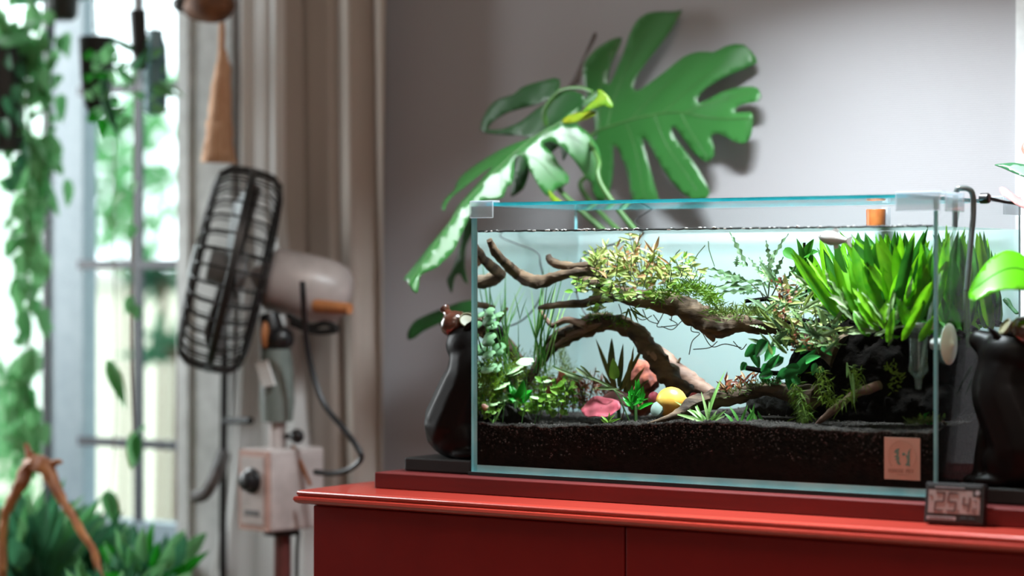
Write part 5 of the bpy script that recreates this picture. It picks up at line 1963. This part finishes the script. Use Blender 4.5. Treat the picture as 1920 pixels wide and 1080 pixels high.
def mossmat(name, label, line, n, lmin, lmax, wid, m, Y0, Y1, up=.4, thick=10, sag=0):
    t = thing(name, label, 'moss', at(line[0][0], line[0][1], (Y0 + Y1) / 2))
    mb = MB()
    q = spline(line, 8)
    for i in range(n):
        a = random.choice(q)
        Y = random.uniform(Y0, Y1)
        b = at(a[0] + random.gauss(0, 6), a[1] + random.gauss(0, thick * .5), Y)
        d = V((random.uniform(-1, 1), random.uniform(-1, .6), random.uniform(-.7, .9) + up)).normalized()
        tip = b + d * random.uniform(lmin, lmax)
        tip.y = min(max(tip.y, .012), .226)
        b.y = min(max(b.y, .012), .226)
        tip.z = max(tip.z, T0 + .05)
        mb.blade(b, tip, wid, sag * random.random(), 2)
    stuff(mb.build('fronds', M[m], t))
    return t


mossmat('moss', 'bright green moss on the middle of the upper branch', [(1225, 560), (1260, 548), (1290, 540), (1320, 548), (1345, 566)], 900, .005, .013, .0014, 'moss', .06, .13, .15, 14)
mossmat('moss', 'dull green moss on the right end of the upper branch', [(1330, 585), (1370, 590), (1410, 588), (1445, 590), (1475, 600)], 700, .006, .015, .0014, 'mossd', .06, .13, .5, 12)
mossmat('moss', 'light moss on the crown of the small driftwood arch', [(1098, 602), (1120, 592), (1145, 594), (1165, 606), (1180, 612)], 330, .004, .009, .0011, 'moss', .10, .13, .1, 6)
mossmat('hanging_moss', 'stringy green moss hanging below the mixed leaves at centre right', [(1490, 720), (1500, 745), (1510, 770), (1505, 790)], 620, .006, .014, .0009, 'moss', .04, .09, -.5, 16, .006)
mossmat('hanging_moss', 'stringy green moss strand above the thin root stick', [(1535, 690), (1545, 720), (1552, 750), (1590, 745), (1610, 720), (1604, 690)], 320, .006, .013, .0008, 'moss', .035, .05, -.4, 8, .006)
mossmat('moss', 'small moss tuft on the soil at the right front corner of the tank', [(1705, 795), (1725, 792), (1745, 790), (1757, 788)], 260, .004, .010, .0012, 'mossd', .03, .08, .5, 5)
mossmat('moss', 'brown moss on the low root right of the snail', [(1350, 742), (1390, 735), (1430, 722), (1455, 716)], 300, .005, .010, .0011, 'mossd', .055, .085, .3, 6)
mossmat('hanging_moss', 'tiny green weed strand in front of the black root mass', [(1668, 680), (1672, 695), (1684, 702), (1676, 720), (1672, 735)], 60, .004, .008, .0016, 'moss', .03, .04, 0, 4)
mossmat('water_weed', 'green tangled weed of fine needles at the left back of the tank', [(905, 715), (930, 725), (960, 700), (1000, 715), (1030, 735)], 900, .006, .014, .0011, 'moss', .12, .21, .5, 36)
mossmat('water_weed', 'feathery green weed behind the small driftwood arch', [(1045, 660), (1060, 690), (1070, 720), (1085, 735)], 320, .006, .013, .0010, 'mossd', .15, .2, .6, 18)
mossmat('water_weed', 'fine reddish weed behind the pink lotus leaf', [(1070, 735), (1100, 725), (1130, 730), (1150, 745)], 420, .006, .013, .0011, 'redl', .13, .19, .8, 20)

# ---- mixed leaves at centre right
pw = [LM('lobed', 'pale', .45, .2, .02, 18), LM('lance', 'pale', .4, .3, .04), LM('lance', 'mixed', .3, .3, .03), LM('lance', 'trid', .3, .2)]
t = thing('bolbitis_clump', 'pale and olive strap leaves spilling over the right end of the branch', 'plant', at(1500, 620, .07))
t.name = 'strap_leaf_clump'
MB().tube([at(1450, 610, .075), at(1500, 600, .08), at(1550, 610, .08)], .003, 6, True, .3).build('rhizome', M['stump'], t)
for i in range(110):
    a, b = random.uniform(1430, 1580), random.uniform(535, 665)
    Y = random.uniform(.035, .09)
    L = random.uniform(28, 62)
    th_ = random.choice((1, -1, -1)) * random.uniform(.1, 1.2)
    c_, d = a + L * math.sin(th_), b - L * math.cos(th_) * random.uniform(.3, 1)
    put_leaf(t, random.choice(pw), at(a, b, Y), at(c_, d, Y - .01), random.uniform(6, 11) * pxm(Y), jit=.5)
clump('stem_plant', 'orange-brown bushy stems among the pale strap leaves', [(1468, 565, 45, 8), (1480, 570, 40, 8), (1492, 655, 50, 10), (1505, 660, 40, 8), (1470, 600, 25, 10)], 90, [LM('lance', 'rosy', .3, .2), LM('lance', 'redl', .3, .2)], .004, .009, .0026, .03, .06, .8)
clump('stem_plant', 'fine olive bush filling the middle behind the strap leaves', [(1440, 600, 45, 20), (1480, 590, 50, 25), (1520, 600, 55, 25), (1540, 640, 50, 20), (1500, 650, 40, 30), (1560, 610, 40, 20)], 290, [LM('lance', 'mixed', .3, .2), LM('lance', 'trid', .3, .2), LM('spoon', 'trid', .3, .2)], .008, .016, .005, .07, .16, .4)
an_ = [LM('ovate', 'anub', .25, .25), LM('heart', 'anub', .25, .25), LM('ovate', 'anub', .05, .2, .03)]
t = thing('round_leaf_plant', 'dark green rounded leaves hanging under the strap leaves at centre right', 'plant', at(1450, 690, .055))
MB().tube([at(1400, 690, .06), at(1450, 700, .06), at(1520, 700, .065)], .0028, 6, True, .3).build('rhizome', M['stump'], t)
for a, b, c_, d, w_ in ((1420, 645, 1395, 672, 26), (1440, 640, 1412, 668, 34), (1455, 650, 1432, 678, 30), (1470, 670, 1440, 690, 22), (1440, 690, 1460, 665, 20), (1440, 680, 1430, 700, 30), (1450, 700, 1420, 706, 22), (1480, 690, 1455, 715, 26), (1500, 690, 1470, 690, 22), (1480, 700, 1482, 732, 26), (1470, 705, 1500, 695, 26), (1490, 700, 1530, 655, 26), (1510, 680, 1535, 665, 22), (1400, 680, 1388, 695, 18), (1415, 695, 1395, 690, 20), (1530, 680, 1522, 705, 14), (1545, 690, 1528, 700, 14), (1500, 720, 1480, 700, 18), (1460, 680, 1445, 660, 18), (1520, 640, 1500, 665, 20), (1540, 650, 1560, 665, 16), (1410, 660, 1425, 690, 22), (1425, 700, 1444, 720, 20), (1465, 720, 1440, 715, 20)):
    Y = random.uniform(.035, .07)
    put_leaf(t, random.choice(an_), at(a, b, Y), at(c_, d, Y), w_ * .8 * pxm(Y), jit=.55)
t = thing('round_leaf_plant', 'dark green leafy stem near the surface left of the ferns', 'plant', at(1505, 520, .12))
MB().tube([at(1512, 560, .13), at(1510, 500, .13), at(1508, 455, .13)], .0015, 6).build('stem', M['stump'], t)
for a, b, c_, d, w_ in ((1505, 500, 1498, 448, 14), (1510, 480, 1522, 450, 16), (1508, 480, 1530, 468, 18), (1470, 468, 1495, 485, 20), (1510, 500, 1525, 475, 16), (1508, 520, 1490, 495, 14), (1512, 530, 1530, 500, 16), (1510, 540, 1495, 520, 14), (1480, 500, 1500, 520, 8), (1512, 540, 1535, 520, 16)):
    put_leaf(t, random.choice([LM('ovate', 'jfernd', .2, .25), LM('lance', 'jfernd', .2, .25)]), at(a, b, .13), at(c_, d, .12), w_ * pxm(.12), jit=.4)

# ---- low plants
rd = [LM('lance', 'rosy', .2, .2), LM('lance', 'redl', .25, .2)]
clump('red_stem_plant', 'orange-red spiky tuft on the low root', [(1375, 738, 30, 20), (1400, 735, 42, 14), (1360, 742, 25, 10)], 60, rd, .008, .016, .003, .055, .085, .9)
clump('red_stem_plant', 'brown-red bushy stems between the arch and the pink lotus leaf', [(1085, 770, 75, 12), (1105, 772, 85, 14), (1060, 765, 55, 10)], 110, [LM('lance', 'redl', .3, .2), LM('lance', 'redl', .1, .2), LM('lance', 'mixed', .3, .2)], .006, .012, .003, .10, .17, .5)
lm = [LM('ovate', 'lime', .2, .2), LM('heart', 'lime', .2, .2), LM('spoon', 'lime', .3, .2)]
clump('creeping_plant', 'lime green small leaved creeper along the soil at the left', [(905, 780, 22, 10), (930, 770, 34, 14), (1000, 775, 40, 20), (1030, 780, 45, 18), (1060, 780, 40, 16), (1015, 760, 30, 20), (950, 785, 26, 20), (1060, 760, 50, 20), (1040, 740, 40, 20)], 300, lm, .006, .012, .0072, .03, .13, .4)
clump('creeping_plant', 'brownish leaved stems under the left foot of the arch', [(1000, 740, 50, 14), (1020, 750, 50, 12), (1040, 740, 35, 10)], 70, [LM('lance', 'redl', .3, .2), LM('ovate', 'crypt', .2, .2), LM('ovate', 'lime', .2, .2)], .006, .011, .004, .09, .15, .4)
t = thing('pennywort', 'pale round floating leaves on thin stems at the left of the tank', 'plant', soilpt(965, .05))
for a, b, rr in ((985, 678, 17), (963, 694, 21), (938, 724, 20), (1020, 714, 15), (951, 716, 10), (943, 747, 12), (968, 700, 14), (925, 755, 13), (1005, 745, 11), (960, 735, 12)):
    Y = random.uniform(.03, .07)
    c = at(a, b, Y)
    k = pxm(Y, a)
    g = soilpt(a + random.uniform(-12, 12), Y)
    MB().tube(spline([tuple(g), tuple(g.lerp(c, .6) + V((.004, 0, 0))), tuple(c - V((0, 0, .0006)))], 4), .0005, 5).build('stem', M['stalk'], t)
    mb = MB()
    n = 20
    tilt = Matrix.Rotation(random.uniform(.1, .45), 3, 'X') @ Matrix.Rotation(random.uniform(-.3, .3), 3, 'Y')
    mb.v = [c + V((0, 0, -.0008))] + [c + tilt @ (V((math.cos(2 * math.pi * i / n), math.sin(2 * math.pi * i / n), 0)) * rr * k * (1 + .06 * math.cos(5 * 2 * math.pi * i / n)) * (.62 if i == 0 else 1)) for i in range(n)]
    mb.f = [(0, i + 1, (i + 1) % n + 1) for i in range(n)]
    mb.s = [0] * n
    o = mb.build('leaf', M['disc'], t)
    o.modifiers.new('t', 'SOLIDIFY').thickness = .0005
t = thing('pennywort', 'round leaves standing in for leaves mirrored in the left pane', 'plant', soilpt(915, .18))  # mirrored leaves put in as a plant, haze in its colour
for a, b, rr in ((906, 600, 14), (925, 610, 12), (908, 636, 16), (935, 655, 15), (906, 690, 17), (918, 585, 11), (930, 690, 12), (915, 665, 13), (935, 590, 10)):
    Y = random.uniform(.06, .12)
    c = at(a, b, Y)
    c.x = max(c.x, .018)
    k = pxm(Y, a)
    g = V((c.x, Y, ZS(c.x, Y)))
    MB().tube(spline([tuple(g), tuple(g.lerp(c, .6) + V((.003, 0, 0))), tuple(c - V((0, 0, .0006)))], 4), .0006, 5).build('stem', M['stalk'], t)
    mb = MB()
    n = 18
    tilt = Matrix.Rotation(random.uniform(.5, 1.0), 3, 'X')
    mb.v = [c] + [c + tilt @ (V((math.cos(2 * math.pi * i / n), math.sin(2 * math.pi * i / n), 0)) * rr * k * (.6 if i == 0 else 1)) for i in range(n)]
    for v in mb.v:
        v.x = max(v.x, .0095)
    mb.f = [(0, i + 1, (i + 1) % n + 1) for i in range(n)]
    mb.s = [0] * n
    o = mb.build('leaf', M['hazy'], t)
    o.modifiers.new('t', 'SOLIDIFY').thickness = .0005
em = [LM('ovate', 'emer', .3, .25), LM('lance', 'emer', .3, .25)]
t = thing('green_rosette', 'deep emerald leaves growing on the small black stone', 'plant', soilpt(960, .05, .015))
for a, b, c_, d, w_ in ((965, 745, 948, 705, 16), (965, 745, 955, 715, 14), (970, 748, 985, 715, 24), (972, 748, 992, 728, 20), (968, 750, 965, 725, 18), (968, 752, 950, 735, 16), (970, 752, 980, 738, 18), (975, 755, 998, 738, 15), (965, 755, 948, 745, 12), (972, 758, 985, 752, 14)):
    Y = random.uniform(.035, .055)
    put_leaf(t, random.choice(em), at(a, b, Y), at(c_, d, Y), w_ * .85 * pxm(Y), jit=.5)
MB().tube([soilpt(965, .047, .012), at(967, 752, .047)], .002, 6).build('stem', M['stalk'], t)
t = thing('green_rosette', 'small bright emerald rosette at the middle of the tank floor', 'plant', soilpt(1195, .06))
for i in range(30):
    a, b = 1192 + random.uniform(-9, 9), random.uniform(735, 770)
    Y = random.uniform(.05, .075)
    L = random.uniform(14, 30)
    th_ = random.uniform(-1.3, 1.3)
    put_leaf(t, random.choice(em), at(a, b, Y), at(a + L * math.sin(th_), b - L * math.cos(th_), Y - .004), random.uniform(6, 10) * pxm(Y), jit=.5)
MB().tube([soilpt(1192, .062), at(1192, 735, .062)], .0022, 6).build('stem', M['stalk'], t)
cr = [LM('lance', 'crypt', .25, .3, .03), LM('lance', 'crypt', .05, .2, .02)]
t = thing('bronze_plant', 'bronze-green narrow leaved plant behind the emerald rosette', 'plant', soilpt(1160, .13))
for a, b, c_, d, w_ in ((1150, 725, 1117, 634, 9), (1145, 715, 1148, 634, 15), (1160, 725, 1168, 645, 11), (1165, 730, 1195, 655, 9), (1160, 735, 1212, 640, 9), (1155, 735, 1140, 680, 11), (1170, 740, 1185, 675, 11), (1175, 740, 1205, 690, 11), (1150, 740, 1130, 700, 10), (1180, 740, 1178, 700, 12), (1165, 745, 1145, 720, 10), (1185, 745, 1212, 710, 10), (1155, 742, 1172, 715, 9)):
    Y = random.uniform(.10, .14)
    put_leaf(t, random.choice(cr), at(a, b, Y), at(c_, d, Y), w_ * pxm(Y), jit=.35)
put_leaf(t, LM('ovate', 'lime', .15, .3), at(1152, 712, .095), at(1150, 672, .09), 20 * pxm(.09), jit=.1)['label'] = 'upright yellow-green leaf'
MB().tube([soilpt(1160, .13), at(1160, 735, .125)], .0025, 6).build('stem', M['stalk'], t)


def lotus(label, ol, Y, Nn, m, stemto, fn=None):
    t = thing('lotus_leaf', label, 'leaf', stemto)
    c = ol[0]
    xs = sum(p[0] for p in ol) / len(ol)
    ys = sum(p[1] for p in ol) / len(ol)
    O_ = at(xs, ys, Y)
    o, S = traced_leaf('blade', ol, O_, Nn, t, M[m], 4, fn or (lambda x, y: .0016 * math.sin(x * .17) + .0012 * math.sin(y * .3 + x * .06)), .0006)
    MB().tube(spline([tuple(stemto), tuple(V(stemto).lerp(O_, .5) + V((.003, .004, 0))), tuple(S(xs, ys))], 4), .0008, 5).build('stem', M['redl'], t)
    return t


lotus('bright pink ruffled lotus leaf lying low at the middle of the soil', [(1089, 768), (1095, 756), (1108, 748), (1125, 744), (1145, 746), (1162, 754), (1165, 764), (1155, 772), (1150, 780), (1136, 781), (1122, 783), (1108, 781), (1094, 778)], .06, (-.1, -.75, .65), 'lotus', soilpt(1140, .075))
lotus('brown-red lotus leaf behind the pink one', [(1128, 746), (1140, 734), (1160, 732), (1180, 738), (1190, 752), (1175, 762), (1160, 756), (1145, 752)], .085, (.1, -.7, .7), 'lotusb', soilpt(1165, .10))
lotus('orange-red folded lotus leaf left of the brown-red stems', [(1020, 733), (1030, 722), (1042, 715), (1048, 700), (1050, 688), (1058, 694), (1064, 704), (1060, 718), (1052, 728), (1040, 734), (1028, 738)], .10, (.2, -.8, .5), 'lotuso', soilpt(1050, .11))
lotus('small pink lotus leaf at the right of the snail behind the root', [(1290, 742), (1298, 736), (1310, 738), (1316, 748), (1306, 754), (1294, 752)], .10, (.1, -.8, .5), 'lotus', soilpt(1300, .11))

gm = [LM('grass', 'grassl', .35, .3), LM('grass', 'grassl', .6, .3)]
gd = [LM('grass', 'grassd', .3, .3), LM('grass', 'grassd', .1, .3)]


def grass(label, items, Y, ms, wpx, name='grass_clump', root=None):
    t = thing(name, label, 'grass', soilpt(items[0][0], Y) if root is None else root)
    for a, b, c_, d in items:
        y = Y + random.uniform(-.01, .01)
        put_leaf(t, random.choice(ms), at(a, b, y), at(c_, d, y - .004), random.uniform(.8, 1.2) * wpx * pxm(y), jit=.3, name='blade')
    return t


grass('pale striped grass tuft growing right of the snail', [(1322, 792, 1262, 742), (1320, 792, 1258, 768), (1322, 790, 1265, 775), (1325, 790, 1300, 760), (1325, 790, 1345, 700), (1328, 790, 1318, 735), (1325, 792, 1335, 760), (1330, 792, 1355, 772), (1320, 792, 1300, 772), (1328, 792, 1350, 782), (1322, 792, 1310, 765), (1318, 792, 1280, 790), (1330, 792, 1340, 775), (1318, 790, 1296, 742)], .035, gm, 7)
grass('dark tuft of short grass under the low root', [(1385, 790, 1370, 760), (1390, 790, 1400, 762), (1400, 790, 1412, 770), (1420, 790, 1405, 765), (1408, 792, 1415, 755), (1375, 792, 1360, 772), (1430, 792, 1420, 770)], .05, gd, 6)
grass('tall thin grass blades rising at the left of the arch', [(1010, 700, 1062, 480), (1005, 700, 1030, 500), (1000, 690, 1018, 500), (1015, 690, 1048, 520), (1008, 680, 1000, 540), (1012, 690, 1022, 560), (1018, 690, 1058, 560), (1000, 700, 1042, 590), (1022, 700, 1020, 600), (1030, 690, 1052, 540), (1012, 640, 1045, 520), (1005, 640, 1036, 530), (1012, 660, 985, 570), (1025, 700, 1010, 620), (1040, 690, 1035, 590), (1008, 620, 1024, 545)], .10, gd + gm, 3.6)
grass('thin stems standing in for stems mirrored in the left pane', [(975, 600, 965, 548), (975, 600, 985, 555), (972, 700, 972, 590), (950, 690, 940, 560), (950, 690, 930, 575), (945, 700, 955, 560), (958, 640, 985, 690)], .09, gd, 2.2)  # stems added where the left pane mirrors the plants
t = grass('pale leafy runner slanting in front of the red stems', [(1040, 690, 1088, 708), (1060, 700, 1092, 712), (1080, 690, 1110, 712), (1088, 686, 1118, 715), (1100, 705, 1140, 722), (1112, 710, 1170, 738), (1120, 728, 1160, 728), (1065, 706, 1085, 715)], .075, [LM('lance', 'pale', .1, .2)], 7, 'runner_plant')
MB().tube(spline([tuple(at(1036, 686, .078)), tuple(at(1090, 706, .077)), tuple(at(1150, 730, .075)), tuple(soilpt(1180, .08))], 5), .0008, 5).build('stem', M['stalk'], t)
grass('tiny green shoot in front of the pink lotus leaf', [(1140, 792, 1128, 778), (1140, 792, 1150, 776), (1142, 792, 1160, 784), (1138, 792, 1126, 786), (1142, 792, 1142, 774)], .02, [LM('lance', 'lime', .3, .2)], 5, 'small_shoot')
grass('single pale shoot at the left front corner of the soil', [(925, 795, 940, 765), (924, 795, 930, 775), (926, 795, 916, 780)], .025, gm, 4, 'small_shoot')
grass('pale trailing blades hanging down the middle of the black root mass', [(1590, 690, 1602, 730), (1598, 700, 1606, 760), (1588, 680, 1590, 705)], .035, gm, 4, 'trailing_weed', at(1595, 690, .035))
t = thing('sprout', 'small green sprouts with a tan chip at the right pane by the soil', 'plant', soilpt(1760, .05))
for i in range(14):
    a, b = random.uniform(1722, 1770), random.uniform(780, 798)
    put_leaf(t, random.choice(em + lm), at(a, b, .05), at(a + random.uniform(-10, 10), b - random.uniform(6, 16), .046), 5 * pxm(.05), jit=.5)
MB().tube([at(1768, 790, .05), at(1780, 806, .05)], .0022, 6, flat=.5).build('tan_chip', M['copper'], t)

# ---- fine roots hanging from the branch
t = thing('hanging_roots', 'thin tangled dark roots hanging under the upper branch', 'roots', at(1270, 600, .10))
for pts in ([(1205, 580), (1215, 600), (1235, 606), (1225, 590)], [(1250, 575), (1240, 595), (1232, 612), (1250, 612), (1270, 608), (1255, 598)], [(1290, 590), (1275, 605), (1260, 618), (1240, 612)], [(1300, 600), (1296, 620), (1312, 625), (1298, 640), (1292, 665)], [(1310, 605), (1318, 625), (1335, 650), (1360, 645), (1390, 652)],
            [(1345, 640), (1330, 652), (1300, 655)], [(1180, 572), (1190, 590), (1205, 600), (1222, 592)], [(1160, 570), (1165, 590), (1150, 605)], [(1375, 640), (1390, 655), (1400, 645)], [(1280, 585), (1262, 590), (1258, 602)]):
    MB().tube([at(a, b, .10) for a, b in [p[:2] for p in spline(pts, 5)]], .0006, 5).build('root', M['rootm'], t)
t = thing('needle_sprig', 'dark needle sprig under the leafy clump of the upper branch', 'plant', at(1180, 578, .07))
for a, b, c_, d in ((1178, 578, 1172, 600), (1178, 578, 1186, 604), (1182, 576, 1198, 606), (1185, 576, 1208, 596), (1180, 580, 1216, 598), (1190, 578, 1200, 570), (1178, 585, 1163, 588), (1190, 585, 1195, 602)):
    put_leaf(t, LM('lance', 'mossd', .1, .2), at(a, b, .07), at(c_, d, .07), 4 * pxm(.07), jit=.3)
t = thing('curly_weed', 'thin leafless weed strands standing at the right of the mossy branch', 'plant', at(1303, 530, .11))
for pts in ([(1308, 520), (1302, 495), (1306, 480), (1322, 460)], [(1270, 500), (1266, 480), (1275, 468)], [(1340, 500), (1330, 470), (1328, 452)]):
    MB().tube([at(a, b, .11) for a, b in [p[:2] for p in spline(pts, 5)]], .0006, 5).build('strand', M['trid'], t)

# leave nothing but scene objects behind
for me in list(bpy.data.meshes):
    if me.users == 0:
        bpy.data.meshes.remove(me)
